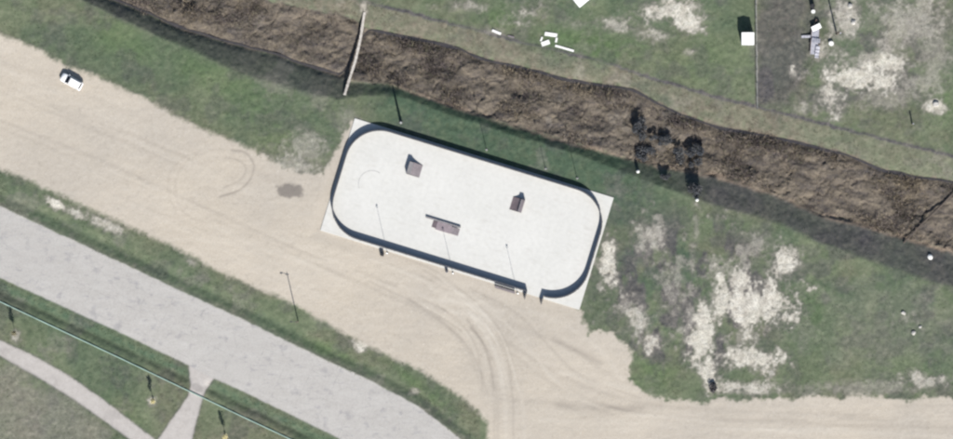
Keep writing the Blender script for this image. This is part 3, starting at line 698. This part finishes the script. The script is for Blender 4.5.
# ramps on the pad
def quarter_prof(L, h, deck, n=10):
    pts = [(0, 0)]
    r = (L - deck)
    for k in range(1, n + 1):
        t = k / n; pts.append((r * t, h * (1 - math.sqrt(max(0, 1 - t * t))) * .55 + h * .45 * t))
    pts += [(L, h), (L, 0)]
    return pts
def quarter_ramp(px, py, flip, L, W, h, label, deckmat, rampmat):
    p = at(px, py); p.z = SZ
    t = empty('skate_ramp', p, ROT + (math.pi if flip else 0), label, 'skate ramp', 'skate ramps standing on the rink pad')
    deck = .7
    prof = [(x - L / 2, z) for x, z in quarter_prof(L, h, deck)]
    bm = B(); prism(bm, prof, -W / 2 + .06, W / 2 - .06); link('ramp_surface', bm, rampmat, t)
    for s in (-1, 1):
        bm = B(); pr = [(x, z + .03 if z > .02 else z) for x, z in prof]; prism(bm, pr, s * W / 2 - .03 if s > 0 else -W / 2, s * W / 2 + .03 if s > 0 else -W / 2 + .06 - .003)
        link('side_panel', bm, M['ply_side'], t)
    bm = B(); box(bm, (L / 2 - deck / 2, 0, h + .02), (deck, W - .14, .035)); link('deck', bm, deckmat, t)
    bm = B(); tube(bm, (L / 2 - deck - .02, -W / 2 + .08, h + .02), (L / 2 - deck - .02, W / 2 - .08, h + .02), .035); link('coping', bm, M['galv'], t)
    return t
quarter_ramp(414.6, 169.3, True, 2.7, 2.6, 1.2, 'greyish purple plywood skate ramp on the half of the pad with the faint painted arc', M['ply_grey'], M['ply_pale'])
quarter_ramp(517.2, 204.6, False, 2.5, 2.7, 1.15, 'dark plum skate ramp with a pale deck, on the gate half of the pad', M['ply_pale'], M['ply'])
def funbox():
    p = at(443, 226.5); p.z = SZ
    t = empty('fun_box', p, ROT, 'long low skate box with ramped ends and a ledge in the middle of the pad', 'skate box', None)
    bm = B(); box(bm, (.2, -.15, .21), (3.0, 1.7, .42), bevel=.01); link('deck', bm, mat('mauve_plywood', (.215, .18, .195), .7, .15, 1.6), t)
    bm = B(); prism(bm, [(-1.303, 0), (-2.2, 0), (-1.303, .40)], -.75, .6); link('ramp', bm, M['ply'], t)
    bm = B(); prism(bm, [(1.703, 0), (3.4, 0), (1.703, .39)], -.95, .5); link('ramp', bm, M['ply_pale'], t)
    bm = B(); box(bm, (-.2, .85, .20), (7.2, .3, .40), bevel=.01); ld = link('ledge', bm, M['ply_grey'], t)
    bm = B(); box(bm, (-.2, .69, .385), (7.1, .03, .05)); link('edge_angle', bm, M['galv'], ld)
funbox()

# ------------------------------------------------------------------ poles
def light_pole(px, py, hgt, label, group, lamp='white_metal', r=.042, heads=2, zb=None, az=None):
    p = at(px, py);  p.z = p.z if zb is None else zb
    t = empty('light_pole', p, ROT if az is None else az, label, 'light pole', group)
    bm = B(); tube(bm, (0, 0, -.4), (0, 0, .25), max(.2, r + .05), max(.18, r + .04), 14); link('footing', bm, M['concrete'], t)
    bm = B(); tube(bm, (0, 0, .252), (0, 0, hgt), r, r * .6, 12); link('pole', bm, M['galv'], t, True)
    bm = B(); tube(bm, (-.5 if heads == 2 else -.22, 0, hgt - .12), (.5 if heads == 2 else .22, 0, hgt - .12), .04, n=8); link('crossarm', bm, M['galv'], t)
    for s in ((-1, 1) if heads == 2 else (0,)):
        bm = B(); Rr = Matrix.Rotation(math.radians(28), 4, 'X'); box(bm, (s * .45, .12, hgt + .12), (.3, .24, .16), Rr, bevel=.03); l = link('lamp_head', bm, M[lamp], t)
        bm = B(); box(bm, Vector((s * .45, .12, hgt + .12)) + Rr @ Vector((0, 0, -.093)), (.24, .19, .02), Rr); link('lens', bm, M['lampglass'], l)
    return t
GS = 'floodlight poles along the lot side of the rink'; GN = 'floodlight poles along the ditch side of the rink'
light_pole(387.5, 253.5, 8.0, 'white headed floodlight pole beside the dark cabinet, outside the rink boards', GS, heads=1)
light_pole(453, 273.5, 8.0, 'white headed floodlight pole beside the grey drum, outside the rink boards', GS, heads=1)
light_pole(517.5, 293.5, 8.0, 'white headed floodlight pole next to the gate gap and bench', GS, heads=1)
light_pole(401, 122.5, 4.8, 'short thick pole outside the rounded rink corner nearest the footbridge', GN, 'cap', .3, 1)
light_pole(486.5, 150, 7.6, 'thin floodlight pole halfway along the ditch side of the boards', GN, 'cap', .06, 1)
light_pole(545.5, 169, 6.6, 'thin floodlight pole on the ditch side, between the halfway pole and the far corner pole', GN, 'cap', .055, 1)
light_pole(577, 178.5, 7.0, 'thin floodlight pole on the ditch side nearest the bare white slab corner', GN, 'cap', .055, 1)
# things at the poles' feet
t = empty('electrical_cabinet', at(382.2, 254.5), ROT, 'small dark electrical cabinet at the foot of a rink floodlight pole', 'cabinet')
bm = B(); box(bm, (0, 0, .55), (.7, .55, 1.1), bevel=.02); link('cabinet_body', bm, M['black'], t)
bm = B(); box(bm, (0, -.29, .55), (.6, .02, .95)); d = link('door', bm, M['cap'], t)
bm = B(); box(bm, (.22, -.31, .6), (.04, .03, .16)); link('handle', bm, M['galv'], d)
t = empty('steel_drum', at(446.8, 271.3), 0, 'grey steel drum beside a rink floodlight pole', 'drum')
bm = B(); lathe(bm, [(.28, 0), (.3, .02), (.29, .3), (.305, .32), (.29, .34), (.29, .6), (.305, .62), (.29, .64), (.3, .88), (.27, .9)]); link('drum_body', bm, M['tin'], t)
bm = B(); lathe(bm, [(.27, .902), (.27, .91)]); link('lid', bm, M['cap'], t)
t = empty('bench', at(505, 289.8), ROT, 'long grey bench against the outside of the boards by the gate', 'bench')
bm = B(); box(bm, (0, 0, .45), (4.2, .42, .06), bevel=.01); link('seat', bm, M['ply_pale'], t)
bm = B(); box(bm, (0, .22, .74), (4.2, .05, .34), bevel=.01); link('backrest', bm, M['ply_grey'], t)
for x in (-1.9, -.6, .6, 1.9):
    bm = B(); box(bm, (x, -.04, .18), (.08, .36, .48)); link('leg', bm, M['galv'], t)

# street light / utility pole on the verge
t = empty('street_light', at(298, 321), 0, 'tall wooden street light on the green verge between lot and road', 'street light')
bm = B(); tube(bm, (0, 0, -.5), (0, 0, 8.2), .11, .075, 12); link('pole', bm, M['wood'], t, True)
bm = B(); polytube(bm, [(0, 0, 7.7), (-.4, .0, 8.0), (-1.0, 0, 8.1)], .04); a = link('arm', bm, M['cap'], t)
bm = B(); box(bm, (-1.15, 0, 8.08), (.5, .22, .14), bevel=.03); l = link('lamp_head', bm, M['cap'], t)
bm = B(); box(bm, (-1.15, 0, 8.0), (.34, .16, .02)); link('lens', bm, M['lampglass'], l)
bm = B(); box(bm, (.0, -.14, 7.95), (.7, .1, .1)); link('crossarm', bm, M['wood'], t)

# utility pole in the junk yard
t = empty('utility_pole', at(836.5, 34), 0, 'tall wooden utility pole casting a long thin shadow beside the scrap trailer', 'utility pole')
bm = B(); tube(bm, (0, 0, -.5), (0, 0, 9.0), .19, .12, 12); link('pole', bm, M['wood'], t, True)
bm = B(); box(bm, (0, .16, 8.3), (2.0, .12, .12)); c_ = link('crossarm', bm, M['wood'], t)
for x in (-.85, .85, .3):
    bm = B(); tube(bm, (x, .16, 8.362), (x, .16, 8.52), .05, .035, 8); link('insulator', bm, M['rock'], c_)
bm = B(); tube(bm, (.33, 0, 7.0), (.33, 0, 7.8), .2, .2, 12); link('transformer', bm, M['tin'], t)

# ------------------------------------------------------------------ car
def make_car(px, py, ang):
    t = empty('parked_car', at(px, py, 0), ang, 'white car parked alone on the sandy lot at the grass edge', 'car')
    # x forward; loft of sections
    secs = [(-2.30, .80, .42, .92), (-2.22, .88, .30, 1.00), (-1.2, .92, .26, 1.02), (0, .93, .26, 1.00), (1.0, .92, .26, .98), (1.25, .92, .26, .97), (1.7, .90, .27, .93), (2.15, .82, .30, .84), (2.32, .66, .42, .68)]
    bm = B(); rings = []
    for x, hw, z0, z1 in secs:
        pr = [(-hw + .1, z0), (hw - .1, z0), (hw, z0 + .12), (hw, z0 + (z1 - z0) * .55), (hw - .05, z1 - .06), (hw - .14, z1), (-hw + .14, z1), (-hw + .05, z1 - .06), (-hw, z0 + (z1 - z0) * .55), (-hw, z0 + .12)]
        rings.append([bm.verts.new((x, y, z)) for y, z in pr])
    for a, b_ in zip(rings[:-1], rings[1:]):
        for k in range(10): bm.faces.new((a[k], a[(k + 1) % 10], b_[(k + 1) % 10], b_[k]))
    bm.faces.new(rings[0]); bm.faces.new(rings[-1][::-1])
    link('body', bm, M['carpaint'], t, True)
    # greenhouse: roof and pillars as a shell, glass proud
    zr, zb = 1.50, .985
    bot = [(-2.10, .80), (1.25, .80)]; top = [(-1.85, .62), (.35, .62)]
    bm = B()
    def ringv(xr, xf, hw, z): return [bm.verts.new((xr, -hw, z)), bm.verts.new((xf, -hw, z)), bm.verts.new((xf, hw, z)), bm.verts.new((xr, hw, z))]
    a = ringv(-2.12, 1.22, .80, zb); b_ = ringv(-1.80, .42, .66, zr - .07); c = ringv(-1.65, .25, .56, zr)
    for q, w in ((a, b_), (b_, c)):
        for k in range(4): bm.faces.new((q[k], q[(k + 1) % 4], w[(k + 1) % 4], w[k]))
    bm.faces.new(c); bm.faces.new(a[::-1])
    link('cabin', bm, M['carpaint'], t)
    def pane(name, pts, off):
        bm = B(); o_ = Vector(off); v = [bm.verts.new(Vector(p) + o_) for p in pts]; w = [bm.verts.new(Vector(p) - o_ * .5) for p in pts]
        n = len(v); bm.faces.new(v); bm.faces.new(w[::-1])
        for k in range(n): bm.faces.new((v[k], v[(k + 1) % n], w[(k + 1) % n], w[k]))
        return link(name, bm, M['glass'], t)
    pane('windscreen', [(1.17, -.74, 1.015), (1.17, .74, 1.015), (.46, .62, 1.425), (.46, -.62, 1.425)], (.012, 0, .014))
    pane('rear_window', [(-2.09, -.70, 1.04), (-1.83, -.58, 1.41), (-1.83, .58, 1.41), (-2.09, .70, 1.04)], (-.014, 0, .01))
    for s in (-1, 1):
        pane('side_window', [(.95, s * .795, 1.03), (.42, s * .672, 1.415), (-.45, s * .672, 1.415), (-.45, s * .79, 1.03)], (0, s * .012, .005))
        pane('side_window', [(-.55, s * .79, 1.03), (-.55, s * .672, 1.415), (-1.72, s * .672, 1.415), (-1.95, s * .79, 1.03)], (0, s * .012, .005))
        bm = B(); box(bm, (.95, s * 1.0, 1.03), (.14, .2, .13), bevel=.03); link('wing_mirror', bm, M['carpaint'], t)
        bm = B(); box(bm, (2.16, s * .62, .68), (.2, .28, .12), bevel=.03); link('headlight', bm, M['lampglass'], t)
        bm = B(); box(bm, (-2.27, s * .68, .80), (.08, .24, .16), bevel=.02); link('tail_light', bm, M['redlens'], t)
        for x in (1.42, -1.42):
            bm = B(); tube(bm, (x, s * .74, .33), (x, s * .955, .33), .33, .33, 20); w = link('wheel', bm, M['rubber'], t)
            bm = B(); tube(bm, (x, s * .957, .33), (x, s * .97, .33), .21, .19, 16); link('rim', bm, M['rim'], w)
    bm = B(); box(bm, (2.22, 0, .42), (.2, 1.3, .18), bevel=.03); link('bumper', bm, M['black'], t)
make_car(71.8, 81.6, math.radians(180 - 28.5))

# ------------------------------------------------------------------ ground tube beside the road, standing in for an overhead cable
bm = B()
pts = []
for k in range(0, 43):
    x = -60 + k * 10; y = float(pipe_y(np.array(float(x)))); pts.append(at(x, y, 0)); 
zs = [p.z for p in pts]
for i, p in enumerate(pts): p.z = sum(zs[max(0, i - 2):i + 3]) / len(zs[max(0, i - 2):i + 3]) + .12
polytube(bm, pts, .125, 8)
o = link('pipe', bm, M['pipe'], None, True); setp(o, 'long straight pale green pipe running through the grass beside the road', 'pipe')

# ------------------------------------------------------------------ plank crossing over the ditch
fb = empty('footbridge', at(355, 55, 0), 0, 'narrow pale plank footbridge crossing the brushy ditch', 'footbridge')
fp = [(364.5, 12), (360.5, 38), (355.5, 60), (348.5, 82), (344.5, 95)]
zend = [ground_z(*fp[0]) + .12, None, None, None, ground_z(*fp[-1]) + .12]
zz = [zend[0], zend[0] * .6 - .45, -.7, -.5, zend[-1]]
fb_inv = Vector(fb.location)
for i in range(4):
    a = Vector((wx(fp[i][0]), wy(fp[i][1]), zz[i])) - fb_inv; b_ = Vector((wx(fp[i + 1][0]), wy(fp[i + 1][1]), zz[i + 1])) - fb_inv
    d = b_ - a; Rr = d.to_track_quat('X', 'Z').to_matrix().to_4x4(); nb = max(2, int(d.length / .3))
    bm = B()
    for k in range(nb):
        c = a + d * ((k + .5) / nb); box(bm, c, (d.length / nb - .03, .5 + random.uniform(-.08, .08), .05), Rr @ Matrix.Rotation(random.uniform(-.06, .06), 4, 'Z'))
    link('deck', bm, M['pale_wood'], fb)
    for s in (-1, 1):
        bm = B(); side = Rr @ Vector((0, s * .26, -.1)); box(bm, (a + b_) / 2 + side, (d.length - .02, .07, .14), Rr); link('beam', bm, M['wood'], fb)
    if i > 0:
        gz = ground_z(*fp[i]) - fb_inv.z
        for s in (-1, 1):
            bm = B(); q = a + Rr @ Vector((0, s * .34, 0)); tube(bm, (q.x, q.y, gz - .3), (q.x, q.y, q.z + .02), .06, n=8); link('post', bm, M['wood'], fb)

# fallen timber across the ditch on the right
p0 = at(957, 190, .3); p1 = at(903, 243, .35)
t = empty('fallen_trunk', (p0 + p1) / 2, 0, 'long bare fallen trunk lying across the ditch brush at the far right', 'fallen trunk')
c0_ = Vector(t.location); bm = B()
pp = []
for k in range(9):
    f = k / 8; q = p0.lerp(p1, f); q.z += .12 * math.sin(math.pi * f) - .1; q.x += .25 * math.sin(f * 7); q.y += .2 * math.sin(f * 5 + 1); pp.append(q - c0_)
polytube(bm, pp, [.26 - .14 * k / 8 for k in range(9)], 10); link('trunk', bm, M['bark'], t, True)
for k, (dx, dy, dz) in ((3, (.8, .9, .5)), (5, (-.9, .2, .6)), (6, (.5, .7, .4)), (7, (-.6, -.5, .4))):
    bm = B(); polytube(bm, [pp[k], pp[k] + Vector((dx, dy, dz)) * .5, pp[k] + Vector((dx, dy, dz * .8))], [.08, .06, .03], 6); link('branch', bm, M['bark'], t, True)

# ------------------------------------------------------------------ trees and shrubs
def leaf_cloud(centers, radii, n, size, cols, squash=1.0):
    """small leaf triangles spread through a set of clump balls"""
    centers = np.array(centers); radii = np.array(radii); k = RNG.integers(0, len(centers), n)
    v = RNG.normal(0, 1, (n, 3)); v /= np.linalg.norm(v, axis=1)[:, None]; r = RNG.uniform(.35, 1, n)[:, None] ** .6
    P = centers[k] + v * r * radii[k][:, None] * np.array((1, 1, squash))
    a = RNG.normal(0, 1, (n, 3)); a /= np.linalg.norm(a, axis=1)[:, None]; b_ = np.cross(a, RNG.normal(0, 1, (n, 3))); b_ /= np.linalg.norm(b_, axis=1)[:, None]
    s = size * RNG.uniform(.6, 1.4, (n, 1))
    tri = np.stack([P - a * s * .5, P + a * s * .5, P + b_ * s], 1)
    cols = np.array(cols); t = cols[(k + RNG.integers(0, 2, n)) % len(cols)] * RNG.uniform(.75, 1.25, (n, 1))
    return tri, t
def dark_shrub(px, py, rx, ry, hgt, label, n=1500, group='dark shrubs growing along the ditch', name='dark_shrub', cols=((.060, .066, .075), (.080, .084, .092), (.105, .105, .105), (.065, .072, .085)), leaf=.2):
    p = at(px, py); t = empty(name, p, 0, label, 'shrub', group)
    cs = []; rs = []
    for k in range(16):
        a = random.uniform(0, 6.28); f = math.sqrt(random.random()); z = hgt * random.uniform(.3, .9)
        cs.append((rx * f * math.cos(a) * .8, ry * f * math.sin(a) * .8, z)); rs.append(random.uniform(.34, .6) * min(1.6, max(.7, min(rx, ry))))
    tri, tt_ = leaf_cloud(cs, rs, int(n * 1.5), leaf, cols, .8)
    soup('crown', tri, tt_, LEAF, t)
    for k in range(7):
        c = Vector(cs[k]); bm = B(); polytube(bm, [(c.x * .1, c.y * .1, -.15), (c.x * .55, c.y * .55, c.z * .5), tuple(c)], [.07, .05, .02], 6); link('stem', bm, M['bark'], t, True)
    return t
dark_shrub(639, 129, 1.5, 2.8, 2.2, 'tall dark shrub in the ditch, uppermost of the clump of dark shrubs', 1700)
dark_shrub(661, 140, 2.8, 1.1, 1.4, 'long low dark shrub in the middle of the ditch clump', 1300)
dark_shrub(646, 153, 2.1, 1.7, 1.4, 'dark rounded shrub in the ditch directly above the white post next to the rink', 1300)
dark_shrub(688, 155, 3.6, 2.5, 2.3, 'biggest and darkest shrub in the ditch clump', 2600)
dark_shrub(694.5, 191, 1.4, 1.7, 1.7, 'dark upright shrub at the edge of the green bank behind the white post', 1300)
dark_shrub(666, 176, 1.2, .6, 1.0, 'small low dark shrub on the bank midway between the two white posts', 600)
dark_shrub(712, 388, .9, 1.1, .9, 'lone dark grey bush beside the dirt track at the grass edge', 420, None, 'bush', ((.10, .095, .095), (.14, .13, .125), (.07, .07, .075)))

def sapling(px, py, label, cols, bright=True):
    p = at(px, py); t = empty('young_tree', p, 0, label, 'young tree', 'young trees planted in the grass beside the footpath')
    bm = B(); polytube(bm, [(0, 0, -.2), (.03, .02, 1.2), (0, -.02, 2.4), (.02, 0, 4.1)], [.06, .05, .035, .012], 8); link('trunk', bm, M['bark'], t, True)
    cs = [(random.uniform(-.28, .28), random.uniform(-.28, .28), z) for z in np.linspace(2.0, 4.3, 14)]
    rs = [.42 * (1 - .5 * abs((c[2] - 2.9) / 1.6)) for c in cs]
    tri, tt_ = leaf_cloud(cs, rs, 650, .13, cols); soup('crown', tri, tt_, LEAF, t)
    if bright:
        bm = B(); lathe(bm, [(.13, 0), (.13, .9), (.12, .9), (.12, .02)], 12); link('trunk_guard', bm, M['guard'], t)
    for k in range(5):
        c = Vector(cs[2 + 2 * k]); bm = B(); polytube(bm, [(0, 0, c.z - .5), tuple(c * 1.0)], [.02, .008], 5); link('branch', bm, M['bark'], t, True)
YEL = ((.62, .55, .30), (.55, .50, .26), (.68, .62, .42), (.5, .44, .22))
sapling(153.5, 401, 'young pale yellow tree in the grass just left of the path spur', YEL)
sapling(225.5, 436, 'young pale yellow tree at the bottom edge, right of the path spur', YEL)
sapling(15, 333, 'small pale tan sapling with thin crown beside the footpath at far left', ((.22, .20, .13), (.18, .17, .10), (.26, .23, .16)), False)

# ------------------------------------------------------------------ white posts by the shrubs
def white_post(px, py, label):
    t = empty('white_post', at(px, py), 0, label, 'post', 'white posts at the edge of the ditch bank')
    bm = B(); lathe(bm, [(.34, 0), (.34, .55), (.32, .6)], 16); link('base', bm, M['white'], t)
    bm = B(); lathe(bm, [(.26, .602), (.26, .95), (.2, 1.06), (.08, 1.1)], 16); link('cap', bm, M['white'], t)
white_post(638, 171.5, 'white stubby post below the dark ditch shrubs, nearest the rink')
white_post(697, 200, 'white stubby post below the upright dark shrub, farther from the rink')

# ------------------------------------------------------------------ north field: sheds, fence, scrap
def shed(px, py, sx, sy, h, rz, label, name='shed', z=0):
    t = empty(name, at(px, py, z), rz, label, 'shed')
    bm = B(); box(bm, (0, 0, h / 2 - .1), (sx - .1, sy - .1, h + .2 - .1)); link('wall', bm, M['white_metal'], t)
    bm = B(); prism(bm, [(-sx / 2, h), (sx / 2, h), (sx / 2, h + .08), (0, h + .28), (-sx / 2, h + .08)], -sy / 2, sy / 2); r_ = link('roof', bm, M['white_metal'], t)
    bm = B(); box(bm, (0, 0, h + .285), (.16, sy + .02, .03)); link('ridge_cap', bm, M['white_metal'], r_)
    bm = B(); box(bm, (0, -sy / 2 + .03, 1.0), (.9, .05, 1.95)); d = link('door', bm, M['tin'], t)
    bm = B(); box(bm, (.34, -sy / 2 - .01, 1.0), (.05, .04, .14)); link('handle', bm, M['black'], d)
shed(747.3, 39, 2.5, 2.5, 2.55, 0, 'small square white shed beside the thin wire fence')
shed(583, -5, 3.1, 4.4, 2.3, math.radians(-50), 'white shed roof set at an angle, cut off by the top edge')

fx = 756.5
t = empty('wire_fence', at(fx, 50), 0, 'thin straight wire fence running down from the top edge past the white shed', 'fence')
o0 = Vector(t.location); ys = list(range(-60, 112, 13))
for y in ys:
    q = at(fx + (y - 50) * .012, y) - o0; bm = B(); tube(bm, q + Vector((0, 0, -.3)), q + Vector((0, 0, 1.35)), .05, .045, 8); link('post', bm, M['galv'], t)
for hz in (.35, .7, 1.0, 1.28):
    bm = B(); polytube(bm, [at(fx + (y - 50) * .012, y, hz) - o0 for y in ys], .022, 5); link('wire', bm, M['wire'], t)

# white boards lying in the field
def board(px, py, L, W, rz, z, label, name='board', m='white'):
    p = at(px, py, z); bm = B(); box(bm, (0, 0, .04), (L, W, .07), Matrix.Rotation(random.uniform(-.03, .03), 4, 'X') , bevel=.008)
    o = link(name, bm, M[m]); o.location = p; o.rotation_euler = (0, 0, rz); setp(o, label, 'board', 'white boards left lying in the grass'); return o
board(551, 34.5, 2.5, .75, math.radians(-8), .12, 'wide white board lying at the top of the loose board heap')
board(545.5, 43, 1.7, .9, math.radians(20), .12, 'short white board lying at the lower left of the loose board heap')
board(556.3, 40, .95, .4, math.radians(80), .2, 'small white board bridging the others in the loose heap')
board(564.5, 48.2, 3.9, .42, math.radians(-16), .12, 'long narrow white board trailing away right from the heap')
board(541.5, 39, .9, .35, math.radians(70), .18, 'small upright tilted white board at the left of the heap')
board(496.5, 32, 1.9, .5, math.radians(-22), .1, 'white board lying alone in the grass left of the heap')
board(511, 36.5, 1.3, .35, math.radians(-15), .1, 'thin pale board lying between the lone board and the heap', 'board', 'ply_pale')

# scrap trailer and junk
def scrap():
    p = at(815, 36); t = empty('scrap_trailer', p, math.radians(86), 'narrow grey flatbed trailer loaded with scrap in the junk yard', 'trailer')
    bm = B(); box(bm, (-.9, 0, .62), (5.6, 1.5, .1)); link('deck', bm, M['tin'], t)
    for s in (-1, 1):
        bm = B(); box(bm, (-.9, s * .78, .66), (5.6, .06, .24)); link('side_rail', bm, M['rust'], t)
        bm = B(); tube(bm, (-1.4, s * .83, .33), (-1.4, s * 1.03, .33), .33, n=16); w = link('wheel', bm, M['rubber'], t)
        bm = B(); tube(bm, (-1.4, s * 1.035, .33), (-1.4, s * 1.05, .33), .18, n=12); link('rim', bm, M['rim'], w)
    bm = B(); tube(bm, (1.902, .5, .6), (3.4, 0, .5), .06, n=8); tube(bm, (1.902, -.5, .6), (3.4, 0, .5), .06, n=8); link('drawbar', bm, M['rust'], t)
    zt = p.z
    def sheet(px, py, L, W, rz, tx, z, label, m):
        bm = B(); n = 12
        vs = [[bm.verts.new((L * (i / n - .5), W * (j - .5), .03 * math.sin(i * 1.9))) for i in range(n + 1)] for j in (0, 1)]
        for i in range(n): bm.faces.new((vs[0][i], vs[0][i + 1], vs[1][i + 1], vs[1][i]))
        r_ = bmesh.ops.extrude_face_region(bm, geom=bm.faces[:]); bmesh.ops.translate(bm, vec=(0, 0, .03), verts=[g for g in r_['geom'] if isinstance(g, bmesh.types.BMVert)])
        o = link('tin_sheet', bm, M[m]); o.location = (wx(px), wy(py), zt + z); o.rotation_euler = (tx, random.uniform(-.1, .1), rz); setp(o, label, 'metal sheet', 'bent tin sheets on the scrap trailer')
    sheet(816, 27.5, 1.9, 1.0, .45, .12, 1.02, 'pale tilted tin sheet on the front of the scrap trailer', 'white_metal')
    sheet(806.5, 36.5, 2.1, .5, .05, .1, .35, 'narrow tin sheet sticking out sideways beside the scrap trailer', 'tin')
    sheet(815.5, 40.5, 1.7, .9, -.15, -.15, .98, 'grey tin sheet across the middle of the scrap trailer', 'tin')
    sheet(817, 52, 2.4, .8, 1.45, .1, .9, 'long grey tin sheet lying lengthwise on the tail of the scrap trailer', 'tin')
scrap()
t = empty('black_drum', at(812.3, 6), 0, 'black drum standing at the top edge by the scrap trailer', 'drum')
bm = B(); lathe(bm, [(.44, 0), (.46, .03), (.45, .45), (.47, .47), (.45, .49), (.46, 1.1), (.42, 1.13)], 18); link('drum_body', bm, M['black'], t)
bm = B(); lathe(bm, [(.42, 1.132), (.42, 1.15)], 18); link('lid', bm, M['black'], t)
def tub(px, py, r, h, label, m='white'):
    t = empty('bucket', at(px, py), 0, label, 'bucket')
    bm = B(); lathe(bm, [(r * .85, 0), (r, h), (r * 1.05, h), (r * 1.05, h + .04)], 16); link('bucket_body', bm, M[m], t)
    bm = B(); lathe(bm, [(r * .98, h + .043), (r * .95, h + .07)], 16); link('lid', bm, M[m], t)
tub(813, 11.5, .4, .6, 'white bucket below the black drum')
tub(831, 43.5, .48, .55, 'round white tub on the ground at the foot of the utility pole')
t = empty('wooden_post', at(912, 124), 0, 'short leaning wooden post standing alone on the bank above the ditch, far right', 'post')
bm = B(); tube(bm, (0, 0, -.3), (.12, .05, 2.1), .17, .14, 10); link('post_shaft', bm, M['wood'], t)
bm = B(); tube(bm, (.12, .05, 2.103), (.125, .05, 2.15), .17, .12, 10); link('cap', bm, M['galv'], t)

def rock(px, py, r, label, m='rock', cat='rock', name='rock'):
    bm = B(); bmesh.ops.create_icosphere(bm, subdivisions=3, radius=1)
    sd = random.uniform(0, 50)
    for v in bm.verts:
        n = .75 + .4 * float(vnoise(np.array(v.co.x * 1.6 + sd), np.array(v.co.y * 1.6 + v.co.z * 1.3), 1.0, 5)); v.co = Vector((v.co.x * n * r * 1.2, v.co.y * n * r, v.co.z * n * r * .65))
    o = link(name, bm, M[m]); o.location = at(px, py, r * .3); o.rotation_euler = (0, 0, random.uniform(0, 6)); setp(o, label, cat, 'pale rocks lying in the grass'); return o
rock(930.5, 257, .5, 'white rock on the dark ditch slope below the fallen trunk', 'white')
rock(913.5, 333, .4, 'small bright rock in the green grass at the right, above the dirt track')
rock(903.5, 313, .4, 'small pale rock in the grass, uppermost of the pair right of the bare patches')
rock(936, 104, .6, 'pale broken rock on the bank right of the wooden post')
rock(850, 6, .5, 'pale rock at the top edge right of the utility pole')
rock(853.5, 22, .5, 'pale rock in the sandy yard, below the one at the top edge')
rock(920, 327, .3, 'tiny tan rock beside the small bright rock in the green grass')

# ------------------------------------------------------------------ light, sky, camera
E = math.radians(39); sx_, sy_ = .225, -.974
Sv = Vector((sx_ * math.cos(E), sy_ * math.cos(E), math.sin(E))).normalized()
ld = bpy.data.lights.new('sun', 'SUN'); ld.energy = 5.0; ld.angle = math.radians(.53); ld.color = (1, .965, .91)
lo = bpy.data.objects.new('sun', ld); COL.objects.link(lo); lo.rotation_euler = (-Sv).to_track_quat('-Z', 'Y').to_euler(); lo.location = (0, 0, 100)
w = bpy.data.worlds.new('World'); scn.world = w; w.use_nodes = True
nt = w.node_tree; bg = nt.nodes['Background']; sky = nt.nodes.new('ShaderNodeTexSky'); sky.sky_type = 'NISHITA'; sky.sun_disc = False
sky.sun_elevation = E; sky.sun_rotation = math.atan2(sx_, sy_)
nt.links.new(sky.outputs['Color'], bg.inputs['Color']); bg.inputs['Strength'].default_value = .075
cam = bpy.data.cameras.new('camera'); co = bpy.data.objects.new('camera', cam); COL.objects.link(co); scn.camera = co
HC = 1200.0
co.location = (0, 0, HC); co.rotation_euler = (0, 0, 0)
cam.sensor_fit = 'HORIZONTAL'; cam.sensor_width = 36.0; cam.lens = 36.0 * HC / (953 * S); cam.clip_start = 1; cam.clip_end = 8000
scn.view_settings.view_transform = 'Standard'; scn.view_settings.look = 'None'; scn.view_settings.gamma = 1; scn.view_settings.use_curve_mapping = False
scn.view_settings.exposure = .6
scn.render.engine = 'CYCLES'
scn.cycles.filter_width = 2.4
